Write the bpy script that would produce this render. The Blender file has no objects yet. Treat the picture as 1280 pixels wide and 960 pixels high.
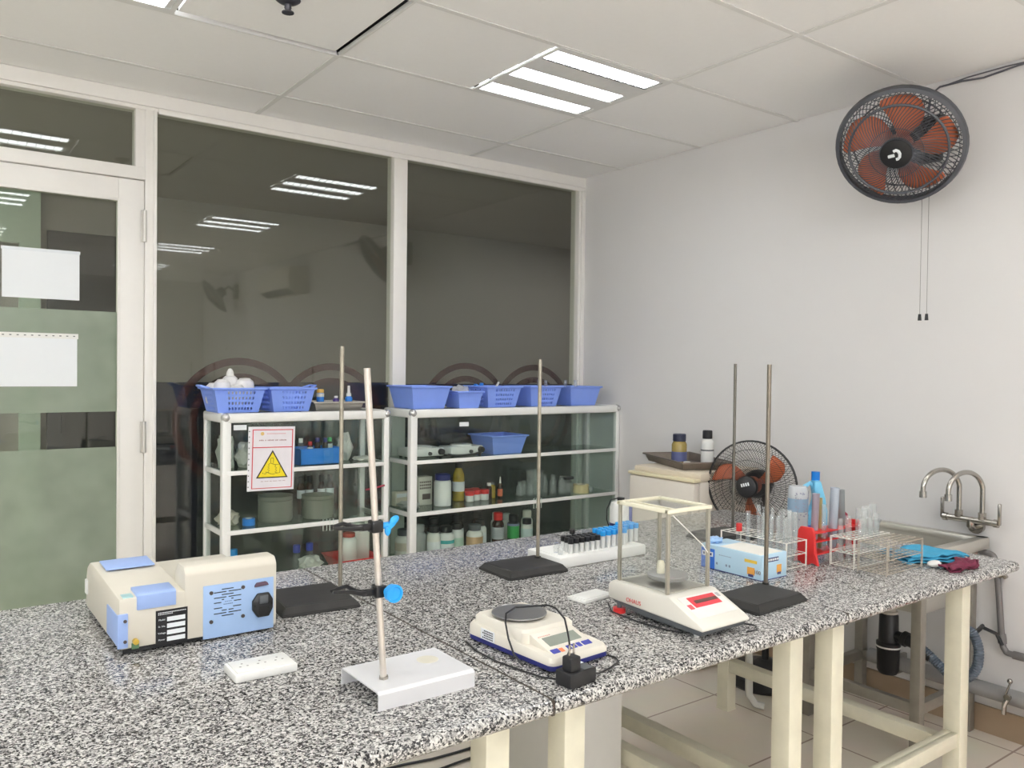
import bpy, bmesh, math, random
from mathutils import Vector, Matrix, Euler
random.seed(7)
C = bpy.context.scene.collection
SC = bpy.context.scene
PI = math.pi
T = 0.803            # height of the bench tops
CEIL = 2.618

# ------------------------------------------------------------------ materials
MATS = {}
def new_mat(name):
    m = bpy.data.materials.new(name); m.use_nodes = True
    nt = m.node_tree; nt.nodes.clear()
    return m, nt, nt.nodes, nt.links
def mat(name, col, rough=.5, metal=0., vary=.06, scale=30., spec=.5, bump=0., coat=0., trans=0.):
    if name in MATS: return MATS[name]
    m, nt, N, L = new_mat(name)
    out = N.new('ShaderNodeOutputMaterial'); b = N.new('ShaderNodeBsdfPrincipled')
    b.inputs['Roughness'].default_value = rough; b.inputs['Metallic'].default_value = metal
    b.inputs['Specular IOR Level'].default_value = spec; b.inputs['Coat Weight'].default_value = coat
    tc = N.new('ShaderNodeTexCoord'); nz = N.new('ShaderNodeTexNoise')
    nz.inputs['Scale'].default_value = scale; nz.inputs['Detail'].default_value = 3
    mx = N.new('ShaderNodeMix'); mx.data_type = 'RGBA'
    mx.inputs['A'].default_value = [c*(1-vary) for c in col]+[1]
    mx.inputs['B'].default_value = [min(1, c*(1+vary)) for c in col]+[1]
    L.new(tc.outputs['Object'], nz.inputs['Vector']); L.new(nz.outputs['Fac'], mx.inputs['Factor'])
    L.new(mx.outputs['Result'], b.inputs['Base Color'])
    if bump:
        bp = N.new('ShaderNodeBump'); bp.inputs['Strength'].default_value = bump; bp.inputs['Distance'].default_value = .002
        L.new(nz.outputs['Fac'], bp.inputs['Height']); L.new(bp.outputs['Normal'], b.inputs['Normal'])
    last = b.outputs[0]
    if trans:
        t = N.new('ShaderNodeBsdfTransparent'); t.inputs['Color'].default_value = [.5+.5*c for c in col]+[1]
        ms = N.new('ShaderNodeMixShader'); ms.inputs['Fac'].default_value = trans
        L.new(b.outputs[0], ms.inputs[1]); L.new(t.outputs[0], ms.inputs[2]); last = ms.outputs[0]
    L.new(last, out.inputs['Surface'])
    MATS[name] = m
    return m
def glass(name, tint=(1, 1, 1), ior=1.45, haze=0., hazecol=(.8, .85, .8), rough=0.02):
    """thin clear sheet: transparent plus fresnel reflection, optionally a little surface haze"""
    if name in MATS: return MATS[name]
    m, nt, N, L = new_mat(name)
    out = N.new('ShaderNodeOutputMaterial')
    t = N.new('ShaderNodeBsdfTransparent'); t.inputs['Color'].default_value = list(tint)+[1]
    g = N.new('ShaderNodeBsdfGlossy'); g.inputs['Roughness'].default_value = rough
    fr = N.new('ShaderNodeFresnel'); ge = N.new('ShaderNodeNewGeometry'); io = N.new('ShaderNodeMapRange')
    io.inputs['To Min'].default_value = ior; io.inputs['To Max'].default_value = 1/ior    # same reflection on both faces of a sheet
    L.new(ge.outputs['Backfacing'], io.inputs['Value']); L.new(io.outputs[0], fr.inputs['IOR'])
    s = t.outputs[0]
    if haze:
        tc = N.new('ShaderNodeTexCoord'); nz = N.new('ShaderNodeTexNoise'); nz.inputs['Scale'].default_value = 6
        mr = N.new('ShaderNodeMapRange'); mr.inputs['To Min'].default_value = haze*.7; mr.inputs['To Max'].default_value = haze*1.3
        L.new(tc.outputs['Object'], nz.inputs['Vector']); L.new(nz.outputs['Fac'], mr.inputs['Value'])
        d = N.new('ShaderNodeBsdfDiffuse'); d.inputs['Color'].default_value = list(hazecol)+[1]
        m0 = N.new('ShaderNodeMixShader'); L.new(mr.outputs[0], m0.inputs[0]); L.new(s, m0.inputs[1]); L.new(d.outputs[0], m0.inputs[2]); s = m0.outputs[0]
    ms = N.new('ShaderNodeMixShader'); L.new(fr.outputs[0], ms.inputs[0]); L.new(s, ms.inputs[1]); L.new(g.outputs[0], ms.inputs[2])
    L.new(ms.outputs[0], out.inputs['Surface'])
    MATS[name] = m
    return m
def emit(name, col, s):
    if name in MATS: return MATS[name]
    m, nt, N, L = new_mat(name)
    out = N.new('ShaderNodeOutputMaterial'); e = N.new('ShaderNodeEmission')
    e.inputs['Color'].default_value = list(col)+[1]; e.inputs['Strength'].default_value = s
    L.new(e.outputs[0], out.inputs['Surface']); MATS[name] = m
    return m
def granite():
    m, nt, N, L = new_mat('speckled_granite')
    out = N.new('ShaderNodeOutputMaterial'); b = N.new('ShaderNodeBsdfPrincipled')
    tc = N.new('ShaderNodeTexCoord')
    wob = N.new('ShaderNodeTexNoise'); wob.inputs['Scale'].default_value = 260; wob.inputs['Detail'].default_value = 2
    add = N.new('ShaderNodeMixRGB'); add.blend_type = 'ADD'; add.inputs[0].default_value = .007
    L.new(tc.outputs['Object'], wob.inputs['Vector']); L.new(tc.outputs['Object'], add.inputs[1]); L.new(wob.outputs['Color'], add.inputs[2])
    v = N.new('ShaderNodeTexVoronoi'); v.inputs['Scale'].default_value = 290
    L.new(add.outputs[0], v.inputs['Vector'])
    big = N.new('ShaderNodeTexNoise'); big.inputs['Scale'].default_value = 60; big.inputs['Detail'].default_value = 3
    L.new(tc.outputs['Object'], big.inputs['Vector'])
    sep = N.new('ShaderNodeSeparateColor'); L.new(v.outputs['Color'], sep.inputs[0])
    m1 = N.new('ShaderNodeMath'); m1.operation = 'MULTIPLY_ADD'; m1.inputs[1].default_value = .62
    m1.inputs[2].default_value = -.31
    L.new(big.outputs['Fac'], m1.inputs[0])
    m2 = N.new('ShaderNodeMath'); m2.operation = 'ADD'; L.new(sep.outputs[0], m2.inputs[0]); L.new(m1.outputs[0], m2.inputs[1])
    cr = N.new('ShaderNodeValToRGB'); cr.color_ramp.interpolation = 'CONSTANT'
    el = cr.color_ramp.elements
    stops = [(0, (.02, .02, .022)), (.185, (.04, .04, .042)), (.28, (.15, .145, .145)), (.40, (.29, .282, .275)), (.57, (.46, .45, .435)), (.80, (.64, .63, .61))]
    el[0].position = 0; el[0].color = stops[0][1]+(1,)
    el[1].position = stops[1][0]; el[1].color = stops[1][1]+(1,)
    for p, c in stops[2:]:
        e = el.new(p); e.color = c+(1,)
    L.new(m2.outputs[0], cr.inputs[0]); L.new(cr.outputs[0], b.inputs['Base Color'])
    b.inputs['Roughness'].default_value = .16; b.inputs['Specular IOR Level'].default_value = .5
    L.new(b.outputs[0], out.inputs['Surface'])
    return m
def tiles(name, col, grout, size, rough=.25, mortar=.006, off=(0, 0, 0)):
    m, nt, N, L = new_mat(name)
    out = N.new('ShaderNodeOutputMaterial'); b = N.new('ShaderNodeBsdfPrincipled')
    tc = N.new('ShaderNodeTexCoord'); mp = N.new('ShaderNodeMapping'); mp.inputs['Location'].default_value = off
    br = N.new('ShaderNodeTexBrick'); br.offset = 0; br.squash = 1
    br.inputs['Scale'].default_value = 1; br.inputs['Brick Width'].default_value = size; br.inputs['Row Height'].default_value = size
    br.inputs['Mortar Size'].default_value = mortar; br.inputs['Mortar Smooth'].default_value = .1
    br.inputs['Color1'].default_value = list(col)+[1]; br.inputs['Color2'].default_value = [c*.96 for c in col]+[1]
    br.inputs['Mortar'].default_value = list(grout)+[1]
    nz = N.new('ShaderNodeTexNoise'); nz.inputs['Scale'].default_value = 5
    mx = N.new('ShaderNodeMixRGB'); mx.blend_type = 'MULTIPLY'; mx.inputs[0].default_value = .12
    L.new(tc.outputs['Object'], mp.inputs[0]); L.new(mp.outputs[0], br.inputs['Vector']); L.new(tc.outputs['Object'], nz.inputs['Vector'])
    L.new(br.outputs['Color'], mx.inputs[1]); L.new(nz.outputs['Color'], mx.inputs[2]); L.new(mx.outputs[0], b.inputs['Base Color'])
    b.inputs['Roughness'].default_value = rough
    L.new(b.outputs[0], out.inputs['Surface'])
    return m

WALL = mat('painted_wall', (.73, .718, .715), .75, vary=.02, scale=3)
CEILM = mat('ceiling_panel', (.95, .945, .94), .8, vary=.015, scale=40)
TBAR = mat('grid_bar', (.80, .795, .78), .5, vary=.03)
FRAME = mat('white_frame_paint', (.82, .80, .77), .4, vary=.02)
ALU = mat('white_aluminium', (.84, .84, .82), .35, vary=.02)
GRAN = granite()
FLOOR = tiles('floor_tile', (.92, .845, .735), (.46, .37, .31), .5, .22, .004, (.1, .12, 0))
SKIRT = mat('brown_skirting_tile', (.36, .27, .185), .35, vary=.1, scale=8)
CREAM = mat('cream_steel_paint', (.72, .69, .56), .42, vary=.14, scale=18)
STEEL = mat('brushed_steel', (.52, .50, .46), .34, .85, vary=.08, scale=20)
DSTEEL = mat('dull_steel_angle', (.36, .34, .30), .5, .6, vary=.15, scale=25)
CHROME = mat('chrome', (.44, .42, .39), .2, 1., vary=.03)
ROD = mat('aged_rod_steel', (.36, .33, .27), .38, .75, vary=.25, scale=60)
RODW = mat('pale_rod_steel', (.66, .61, .56), .35, .6, vary=.12, scale=60)
IRON = mat('black_cast_iron', (.022, .021, .020), .55, .0, vary=.7, scale=18, bump=.2)
BLACK = mat('black_plastic', (.012, .012, .014), .4, vary=.2)
DGREY = mat('dark_grey_plastic', (.10, .11, .12), .45, vary=.1)
WHITE = mat('white_plastic', (.78, .78, .76), .4, vary=.02)
OFFW = mat('cream_plastic', (.78, .74, .66), .42, vary=.02)
PAPER = mat('white_paper', (.80, .83, .86), .8, vary=.01)
LBLUE = mat('periwinkle_panel', (.33, .46, .80), .45, vary=.04)
BASKET = mat('lavender_blue_basket', (.24, .37, .92), .4, vary=.05)
BLUE = mat('bright_blue_plastic', (.02, .22, .72), .35, vary=.08)
CYAN = mat('sky_blue_plastic', (.02, .33, .80), .35, vary=.08)
NAVY = mat('navy_plastic', (.015, .02, .16), .4, vary=.1)
RED = mat('red_plastic', (.66, .03, .03), .35, vary=.08)
ORANGE = mat('orange_brown_blade', (.56, .14, .055), .35, vary=.08)
GREEN = mat('green_plastic', (.05, .40, .10), .4)
YELLOW = mat('sign_yellow', (.86, .70, .02), .55, vary=.02)
AMBER = mat('amber_glass', (.035, .013, .007), .12, vary=.1)
OIL = mat('yellow_oil', (.42, .30, .03), .15, vary=.1)
BEIGE = mat('beige_label', (.55, .36, .20), .6)
TEAL = mat('teal_label', (.05, .42, .42), .5)
TAPE = mat('masking_tape', (.75, .62, .33), .6)
CARD = mat('carton', (.72, .66, .55), .7, vary=.1)
CLEARPL = mat('translucent_white_plastic', (.86, .86, .80), .4, vary=.03, trans=.08)
BAG = mat('clear_bag_plastic', (.85, .86, .86), .2, trans=.6)
PGLASS = glass('partition_glass', (.86, .88, .84), 1.6)
CGLASS = glass('cabinet_glass', (.955, .985, .97), 1.36, haze=.007, hazecol=(.7, .78, .74))
SHELFG = glass('shelf_glass', (.86, .93, .89), 1.5, haze=.06, hazecol=(.45, .60, .50))
LABG = glass('laboratory_glass', (.965, .975, .975), 1.35, haze=.10, hazecol=(.92, .93, .93))
SHIELD = glass('draft_shield_glass', (.98, .985, .975), 1.35, haze=.02, hazecol=(.9, .9, .86))
FROST = glass('frosted_film', (.55, .62, .52), 1.4, haze=.45, hazecol=(.50, .57, .47), rough=.25)
LAMP = emit('lamp_light', (.94, .975, 1.), 9.)

# ------------------------------------------------------------------ geometry
class G:
    def __init__(s): s.bm = bmesh.new(); s.mi = 0
    def _mark(s, n0):
        s.bm.faces.ensure_lookup_table()
        for f in s.bm.faces[n0:]: f.material_index = s.mi
    def add(s, tb, M=None):
        n0 = len(s.bm.faces)
        if M is not None: bmesh.ops.transform(tb, matrix=M, verts=tb.verts)
        me = bpy.data.meshes.new('tmp'); tb.to_mesh(me); tb.free()
        s.bm.from_mesh(me); bpy.data.meshes.remove(me); s._mark(n0); return s
    def box(s, c, d, bev=0., rot=None, seg=2):
        tb = bmesh.new(); bmesh.ops.create_cube(tb, size=1)
        bmesh.ops.scale(tb, vec=d, verts=tb.verts)
        if bev: bmesh.ops.bevel(tb, geom=list(tb.edges), offset=min(bev, min(d)*.49), segments=seg, affect='EDGES', profile=.5)
        M = Matrix.Translation(c)
        if rot is not None: M = M @ Euler(rot).to_matrix().to_4x4()
        return s.add(tb, M)
    def bx(s, x0, x1, y0, y1, z0, z1, bev=0., seg=2):
        return s.box(((x0+x1)/2, (y0+y1)/2, (z0+z1)/2), (abs(x1-x0), abs(y1-y0), abs(z1-z0)), bev, seg=seg)
    def cyl(s, p0, p1, r0, r1=None, n=14):
        p0, p1 = Vector(p0), Vector(p1); d = p1-p0
        tb = bmesh.new()
        bmesh.ops.create_cone(tb, cap_ends=True, segments=n, radius1=r0, radius2=r0 if r1 is None else r1, depth=d.length)
        M = Matrix.Translation((p0+p1)/2) @ d.to_track_quat('Z', 'Y').to_matrix().to_4x4()
        return s.add(tb, M)
    def sph(s, c, r, sc=(1, 1, 1), n=12, rot=None):
        tb = bmesh.new(); bmesh.ops.create_uvsphere(tb, u_segments=n*2, v_segments=n, radius=r)
        bmesh.ops.scale(tb, vec=sc, verts=tb.verts)
        M = Matrix.Translation(c)
        if rot is not None: M = M @ Euler(rot).to_matrix().to_4x4()
        return s.add(tb, M)
    def lathe(s, prof, c=(0, 0, 0), n=20, M=None):
        tb = bmesh.new(); rings = []
        for r, z in prof:
            if r < 1e-6: rings.append([tb.verts.new((0, 0, z))])
            else: rings.append([tb.verts.new((r*math.cos(2*PI*i/n), r*math.sin(2*PI*i/n), z)) for i in range(n)])
        for a, b in zip(rings, rings[1:]):
            for i in range(n):
                j = (i+1) % n
                if len(a) == 1 and len(b) == 1: continue
                if len(a) == 1: tb.faces.new((a[0], b[j], b[i]))
                elif len(b) == 1: tb.faces.new((a[i], a[j], b[0]))
                else: tb.faces.new((a[i], a[j], b[j], b[i]))
        bmesh.ops.recalc_face_normals(tb, faces=tb.faces)
        MM = Matrix.Translation(c)
        if M is not None: MM = MM @ M
        return s.add(tb, MM)
    def tube(s, pts, r, n=8, closed=False):
        P = [Vector(p) for p in pts]; k = len(P); tb = bmesh.new(); rings = []; up = None
        rs = r if isinstance(r, (list, tuple)) else [r]*k
        for i, p in enumerate(P):
            a = P[i-1] if (i or closed) else p; b = P[(i+1) % k] if (i < k-1 or closed) else p
            t = (b-a).normalized()
            if up is None:
                up = Vector((0, 0, 1)) if abs(t.z) < .9 else Vector((1, 0, 0))
            u = (up - t*up.dot(t)).normalized(); up = u; w = t.cross(u)
            rings.append([tb.verts.new(p + (u*math.cos(2*PI*j/n)+w*math.sin(2*PI*j/n))*rs[i]) for j in range(n)])
        for a, b in zip(rings, rings[1:]+([rings[0]] if closed else [])):
            for j in range(n): tb.faces.new((a[j], a[(j+1) % n], b[(j+1) % n], b[j]))
        if not closed:
            tb.faces.new(rings[0][::-1]); tb.faces.new(rings[-1])
        bmesh.ops.recalc_face_normals(tb, faces=tb.faces)
        return s.add(tb)
    def prism(s, poly, axis, a, b, bev=0., rot=None):
        """poly: 2-d outline in the plane across axis, extruded from a to b"""
        tb = bmesh.new()
        f = {'x': lambda p, t: (t, p[0], p[1]), 'y': lambda p, t: (p[0], t, p[1]), 'z': lambda p, t: (p[0], p[1], t)}[axis]
        va = [tb.verts.new(f(p, a)) for p in poly]; vb = [tb.verts.new(f(p, b)) for p in poly]; n = len(poly)
        tb.faces.new(va); tb.faces.new(vb[::-1])
        for i in range(n): tb.faces.new((va[i], vb[i], vb[(i+1) % n], va[(i+1) % n]))
        bmesh.ops.recalc_face_normals(tb, faces=tb.faces)
        if bev: bmesh.ops.bevel(tb, geom=list(tb.edges), offset=bev, segments=2, affect='EDGES', profile=.5)
        return s.add(tb)
    def quad(s, pts):
        n0 = len(s.bm.faces); s.bm.faces.new([s.bm.verts.new(p) for p in pts]); s._mark(n0); return s
    def text(s, body, size, M, ext=.0002):
        cu = bpy.data.curves.new('lettering', 'FONT'); cu.body = body; cu.size = size; cu.extrude = ext
        cu.align_x = 'CENTER'; cu.align_y = 'CENTER'; cu.resolution_u = 3
        o = bpy.data.objects.new('lettering', cu); C.objects.link(o)
        dg = bpy.context.evaluated_depsgraph_get(); me = bpy.data.meshes.new_from_object(o.evaluated_get(dg))
        bpy.data.objects.remove(o); bpy.data.curves.remove(cu)
        tb = bmesh.new(); tb.from_mesh(me); bpy.data.meshes.remove(me)
        return s.add(tb, M)
    def done(s, name, mats, parent=None, smooth=True, label=None):
        me = bpy.data.meshes.new(name); s.bm.to_mesh(me); s.bm.free()
        for m in (mats if isinstance(mats, (list, tuple)) else [mats]): me.materials.append(m)
        if smooth:
            for p in me.polygons: p.use_smooth = True
            me.set_sharp_from_angle(angle=math.radians(38))
        o = bpy.data.objects.new(name, me); C.objects.link(o)
        if parent is not None: o.parent = parent
        if label: o['label'] = label
        return o
def tag(o, label, cat, group=None, kind=None):
    o['label'] = label; o['category'] = cat
    if group: o['group'] = group
    if kind: o['kind'] = kind
    return o
def thing(name, label, cat, loc=(0, 0, 0), rz=0., group=None):
    o = bpy.data.objects.new(name, None); C.objects.link(o); o.empty_display_size = .05
    o.location = loc; o.rotation_euler = (0, 0, rz)
    return tag(o, label, cat, group)
def struct(name, g, m, label=None, parent=None):
    o = g.done(name, m, parent)
    if parent is None:
        o['kind'] = 'structure'
        if label: o['label'] = label
    return o
def adopt(o, t):
    o.parent = t
    o.matrix_parent_inverse = (Matrix.Translation(t.location) @ t.rotation_euler.to_matrix().to_4x4()).inverted()
    return o
def dup(root, loc, rz=None, label=None, group=None):
    def cp(o, par):
        c = o.copy(); C.objects.link(c); c.parent = par
        for ch in [x for x in bpy.data.objects if x.parent == o]: cp(ch, c)
        return c
    r = cp(root, None); r.location = loc
    if rz is not None: r.rotation_euler = (0, 0, rz)
    if label: r['label'] = label
    if group: r['group'] = group
    return r
def FX(x, y, z, sx=1):   # lettering upright on a face that looks towards -y
    return Matrix.Translation((x, y, z)) @ Euler((PI/2, 0, 0)).to_matrix().to_4x4()

# ------------------------------------------------------------------ room shell
XL, YR = -5.7, -8.3
CORR = 2.3
g = G().bx(XL-.1, 5.2, YR-.1, CORR+.1, -.12, 0); struct('floor', g, FLOOR, 'beige glossy square floor tiles')
g = G().bx(0, .15, YR, .0, 0, 2.95); struct('wall_right', g, WALL, 'plain off-white painted wall')
g = G().bx(XL-.15, XL, YR, CORR, 0, 2.95); struct('wall_left', g, WALL, 'plain off-white wall')
g = G().bx(XL, 0, YR-.15, YR, 0, 2.95); struct('wall_rear', g, WALL, 'plain off-white wall behind the camera')
g = G().bx(-.012, 0, YR, -.0, 0, .105); struct('baseboard_right', g, SKIRT, 'brown tile skirting')
# corridor behind the glass
CW = mat('corridor_olive_wall', (.36, .34, .325), .8, vary=.05, scale=2)
g = G().bx(XL, 5.2, CORR, CORR+.15, 0, 2.95); struct('wall_corridor', g, CW, 'dim olive corridor wall beyond the glass')
g = G().bx(5.05, 5.2, 0, CORR, 0, 2.95).bx(.0, 5.05, -.0, .06, 0, 2.95); struct('wall_corridor_end', g, CW)
g = G().bx(XL, 5.2, .06, CORR, CEIL, CEIL+.05); struct('ceiling_corridor', g, CW)
# doorway across the corridor, seen through the glass door
g = G()
for a in ((-3.16, -3.02, 0, 2.6), (-2.86, -2.74, 0, 2.6)): g.bx(a[0], a[1], CORR-.06, CORR+.0, a[2], a[3])
g.bx(-3.02, -2.86, CORR-.06, CORR, 2.2, 2.6)
struct('trim_1', g, mat('corridor_door_frame', (.52, .64, .54), .5), 'pale frame across the corridor')
g = G().bx(-2.70, -2.15, CORR-.05, CORR-.005, 0, 2.3, .004); g.bx(-2.62, -2.60, CORR-.07, CORR-.05, .95, 1.1)
struct('door_2', g, mat('dark_corridor_door', (.02, .022, .025), .4), 'dark door across the corridor')

# ceiling: lay-in panels between T bars
gx = [-5.76, -4.535, -3.32, -2.095, -.87, 0.0]
gy = [0, -.371] + [-.371-.6*k for k in range(1, 13)] + [YR]
LAMPS = []
g = G(); gb = G()
for i in range(len(gx)-1):
    for j in range(len(gy)-1):
        x0, x1, y1, y0 = gx[i], gx[i+1], gy[j], gy[j+1]
        cells = [(x0, x1)]
        if j in (2, 5, 8, 11) and i in (0, 3):
            LAMPS.append((x1-.305, (y0+y1)/2)); cells = [(x0, x1-.612)]
        if i == 2 and j in (2, 5, 8, 11):
            LAMPS.append((x0+.305+.01, (y0+y1)/2)); cells = [(x0+.622, x1)]
        for a, b in cells:
            if i == 2 and j == 2:   # the lifted panel with the sprinkler: an open dark gap on two edges
                g.bx(a+.006, b-.022, y0+.006, y1-.022, CEIL+.006, CEIL+.018)
            else:
                g.bx(a+.004, b-.004, y0+.004, y1-.004, CEIL+.004, CEIL+.018)
for x in gx[1:-1]:
    segs = [(YR, 0)]
    if abs(x+2.095) < .01: segs = [(YR, -1.571), (-.971, 0)]
    for a, b in segs: gb.bx(x-.011, x+.011, a, b, CEIL, CEIL+.003)
    if len(segs) > 1: gb.bx(x+.002, x+.011, -1.571, -.971, CEIL, CEIL+.003)
for y in gy[1:-1]:
    segs = [(XL, 0)]
    if abs(y+.971) < .01: segs = [(XL, -2.70), (-2.095, 0)]
    for a, b in segs: gb.bx(a, b, y-.011, y+.011, CEIL-.0004, CEIL+.0026)
    if len(segs) > 1: gb.bx(-2.70, -2.095, y+.002, y+.011, CEIL-.0004, CEIL+.0026)
struct('ceiling', g, CEILM, 'suspended ceiling of pale rectangular panels')
struct('trim_2', gb, TBAR, 'thin grey ceiling grid')
g = G().bx(XL, .0, YR, .06, 2.93, 2.95); struct('ceiling_slab', g, mat('plenum_dark', (.06, .06, .06), .9))

# ------------------------------------------------------------------ glass partition and door
g = G()
def fr(x0, x1, z0, z1, y0=-.035, y1=.045, b=.003): g.bx(x0, x1, y0, y1, z0, z1, b)
fr(XL, 0, 2.545, CEIL+.003); g.bx(XL, 0, -.05, -.035, 2.56, CEIL+.002, .002)
g.bx(-2.535, 0, -.045, -.035, 2.535, 2.56, .002)
fr(-2.5885, -2.541, 0, 2.547)                       # post the door hangs on
g.bx(-2.628, -2.5885, -.03, .04, 2.27, 2.547)
g.bx(-2.555, -2.541, -.045, -.03, 0, 2.547, .002)
fr(-1.3477, -1.267, 0, 2.547)
fr(-.0434, 0, 0, 2.547); g.bx(-.028, -.0, -.045, -.03, 0, 2.547, .002)
fr(-2.541, -.0434, 0, .09)
fr(-3.62, -2.5885, 2.235, 2.29, -.04)               # bar over the door
fr(-3.62, -3.575, 0, 2.547); fr(XL, -3.575, 0, .09)
struct('trim_3', g, FRAME, 'white painted partition frame')
def pane(name, x0, x1, z0, z1, lab):
    g = G().bx(x0, x1, .0, .008, z0, z1); o = struct(name, g, PGLASS, lab); return o
pane('window_1', -2.541, -1.3477, .09, 2.545, 'tall middle glass pane of the partition')
pane('window_2', -1.267, -.0434, .09, 2.545, 'tall glass pane nearest the corner')
pane('window_3', -3.575, -2.628, 2.29, 2.545, 'transom glass above the door')
pane('window_4', XL, -3.62, .09, 2.545, 'glass pane beyond the door')
door = bpy.data.objects.new('door_1', None); C.objects.link(door); door['kind'] = 'structure'; door['label'] = 'white framed glass door with frosted bands'
g = G()
for a in ((-2.695, -2.5905, 0, 2.232), (-3.572, -3.47, 0, 2.232), (-3.47, -2.695, 2.135, 2.232), (-3.47, -2.695, 0, .12)):
    g.bx(a[0], a[1], -.025, .03, a[2], a[3], .003)
g.bx(-3.47, -2.695, -.032, -.025, 2.13, 2.14, .001); g.bx(-2.70, -2.692, -.032, -.025, .12, 2.14, .001)
g.done('door_frame', FRAME, door)
G().bx(-3.47, -2.695, .0, .006, .12, 2.135).done('door_pane', PGLASS, door)
G().bx(-3.47, -2.697, -.003, -.001, 1.206, 1.644).bx(-3.47, -2.697, -.003, -.001, .13, 1.05).done('frosted_film', FROST, door)
for z in (2.03, 1.09, .35):
    hg = G().cyl((-2.5905, -.035, z-.07), (-2.5905, -.035, z+.07), .009, n=10)
    hg.bx(-2.605, -2.576, -.031, -.0255, z-.07, z+.07)
    for k in (-.035, 0, .035): hg.cyl((-2.5905, -.035, z+k-.001), (-2.5905, -.035, z+k+.001), .0096, n=10)
    hg.done('hinge', mat('hinge_metal', (.62, .60, .56), .35, .5), door)

# decorative ring film on the outer face of the glass
RING = mat('maroon_ring_film', (.15, .055, .06), .6, trans=.45); NAVYF = mat('navy_film', (.014, .015, .035), .6, trans=.25)
def ring_part(gg, cx, cz, r, w, x0, x1):
    n = 48; pts = []
    for i in range(n):
        a0, a1 = 2*PI*i/n, 2*PI*(i+1)/n
        q = [(cx+rr*math.cos(a), cz+rr*math.sin(a)) for rr, a in ((r-w, a0), (r, a0), (r, a1), (r-w, a1))]
        if all(x0 < p[0] < x1 for p in q): gg.prism(q, 'y', .0085, .0095)
for gl, cx1, r1, cx2, r2, x0, x1, lab in ((0, -2.153, .31, -1.68, .29, -2.54, -1.35, 'maroon ring decal pair on the middle pane'),
                                       (0, -.853, .305, -.357, .30, -1.266, -.044, 'maroon ring decal pair on the corner pane')):
    gg = G()
    for cx, r in ((cx1, r1), (cx2, r2)):
        ring_part(gg, cx, 1.143, r, .035, x0, x1); ring_part(gg, cx, 1.143, r-.075, .035, x0, x1)
    o = gg.done('ring_decal', RING, None, smooth=False); tag(o, lab, 'decal', 'ring decals on the glass partition')
o = G().bx(-2.538, -1.35, .0105, .0115, .10, 1.335).done('decal_band', NAVYF); tag(o, 'dark navy film band behind the rings on the middle pane', 'decal')
o = G().bx(-1.266, -.046, .0105, .0115, .10, 1.325).done('decal_band', NAVYF); tag(o, 'dark navy film band behind the rings on the corner pane', 'decal')

# sheets stuck on the door
def sheet(x0, x1, z0, z1, label, holes):
    t = thing('paper_sheet', label, 'paper', ((x0+x1)/2, -.0045, z0), 0, 'sheets on the glass door')
    w, h = (x1-x0)/2, z1-z0
    G().bx(-w, w, -.001, 0, 0, h).done('page', PAPER, t)
    if holes:
        gg = G()
        gg.bx(-w-.004, w+.004, -.0018, -.0012, h-.018, h+.004)
        gg.mi = 1
        for k in range(11):
            x = -w+.012+k*(2*w-.024)/10; gg.bx(x-.004, x+.004, -.0024, -.0018, h-.0085, h-.0045)
        gg.done('punched_strip', [WHITE, DGREY], t)
    else:
        G().bx(-w-.003, w+.003, -.0018, -.0012, h-.009, h+.004).done('sleeve_edge', mat('sleeve_plastic', (.72, .76, .80), .3), t)
    return t
sheet(-3.129, -2.845, 1.686, 1.891, 'blank white sheet taped high on the glass door', False)
sheet(-3.137, -2.853, 1.317, 1.538, 'blank white sheet in a hole-punched sleeve, lower on the glass door', True)

# ------------------------------------------------------------------ ceiling lights, sprinkler
def make_light():
    t = thing('ceiling_light', '', 'light', (0, 0, 0), 0, 'recessed ceiling lights')
    fg = G()
    H = .302; z0, z1 = -.002, .07
    slots = [(-.265, -.165), (-.05, .05), (.165, .265)]
    ys = [-H]+[v for sl in slots for v in sl]+[H]
    for a, b in zip(ys[0::2], ys[1::2]): fg.bx(-H, H, a, b, z0, z0+.006)
    fg.bx(-H, -.285, -H, H, z0, z0+.006); fg.bx(.285, H, -H, H, z0, z0+.006)
    for a, b in slots:
        fg.bx(-.285, .285, a-.002, a, z0, z1-.02); fg.bx(-.285, .285, b, b+.002, z0, z1-.02)
    fg.bx(-H, H, -H, H, z1, z1+.004)
    fg.done('housing', mat('light_housing', (.78, .78, .77), .5), t)
    for a, b in slots:
        tg = G().bx(-.28, .262, a+.002, b-.002, .0035, .006)
        tg.done('tube_panel', LAMP, t)
        lg = G()
        for k in range(13):
            x = -.262+k*.044; lg.box((x, (a+b)/2, .0008), (.0012, b-a-.004, .005))
        lg.bx(.264, .284, a+.003, b-.003, .0005, .005)
        lg.done('louver', mat('louver_reflector', (.85, .85, .85), .3, .4), t)
    return t
L0 = make_light()
for n, (x, y) in enumerate(LAMPS):
    o = L0 if n == 0 else dup(L0, (0, 0, 0))
    o.location = (x, y, CEIL)
    if abs(x+1.175) < .05 and y > -2: o['label'] = 'lit three-slot ceiling light nearest the corner, above the bench'
    elif abs(x+3.0) < .05 and y > -2: o['label'] = 'lit three-slot ceiling light beside the panel with the sprinkler'
    else: o['label'] = 'lit three-slot ceiling light, seen only as a reflection in the partition glass'
t = thing('sprinkler_head', 'small dark sprinkler head hanging from the ceiling panel', 'sprinkler', (-2.426, -1.311, CEIL+.006))
G().lathe([(0, .0), (.041, .0), (.041, -.004), (.03, -.012), (.016, -.016), (0, -.016)]).done('plate', mat('sprinkler_metal', (.10, .10, .12), .4, .6), t)
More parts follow.
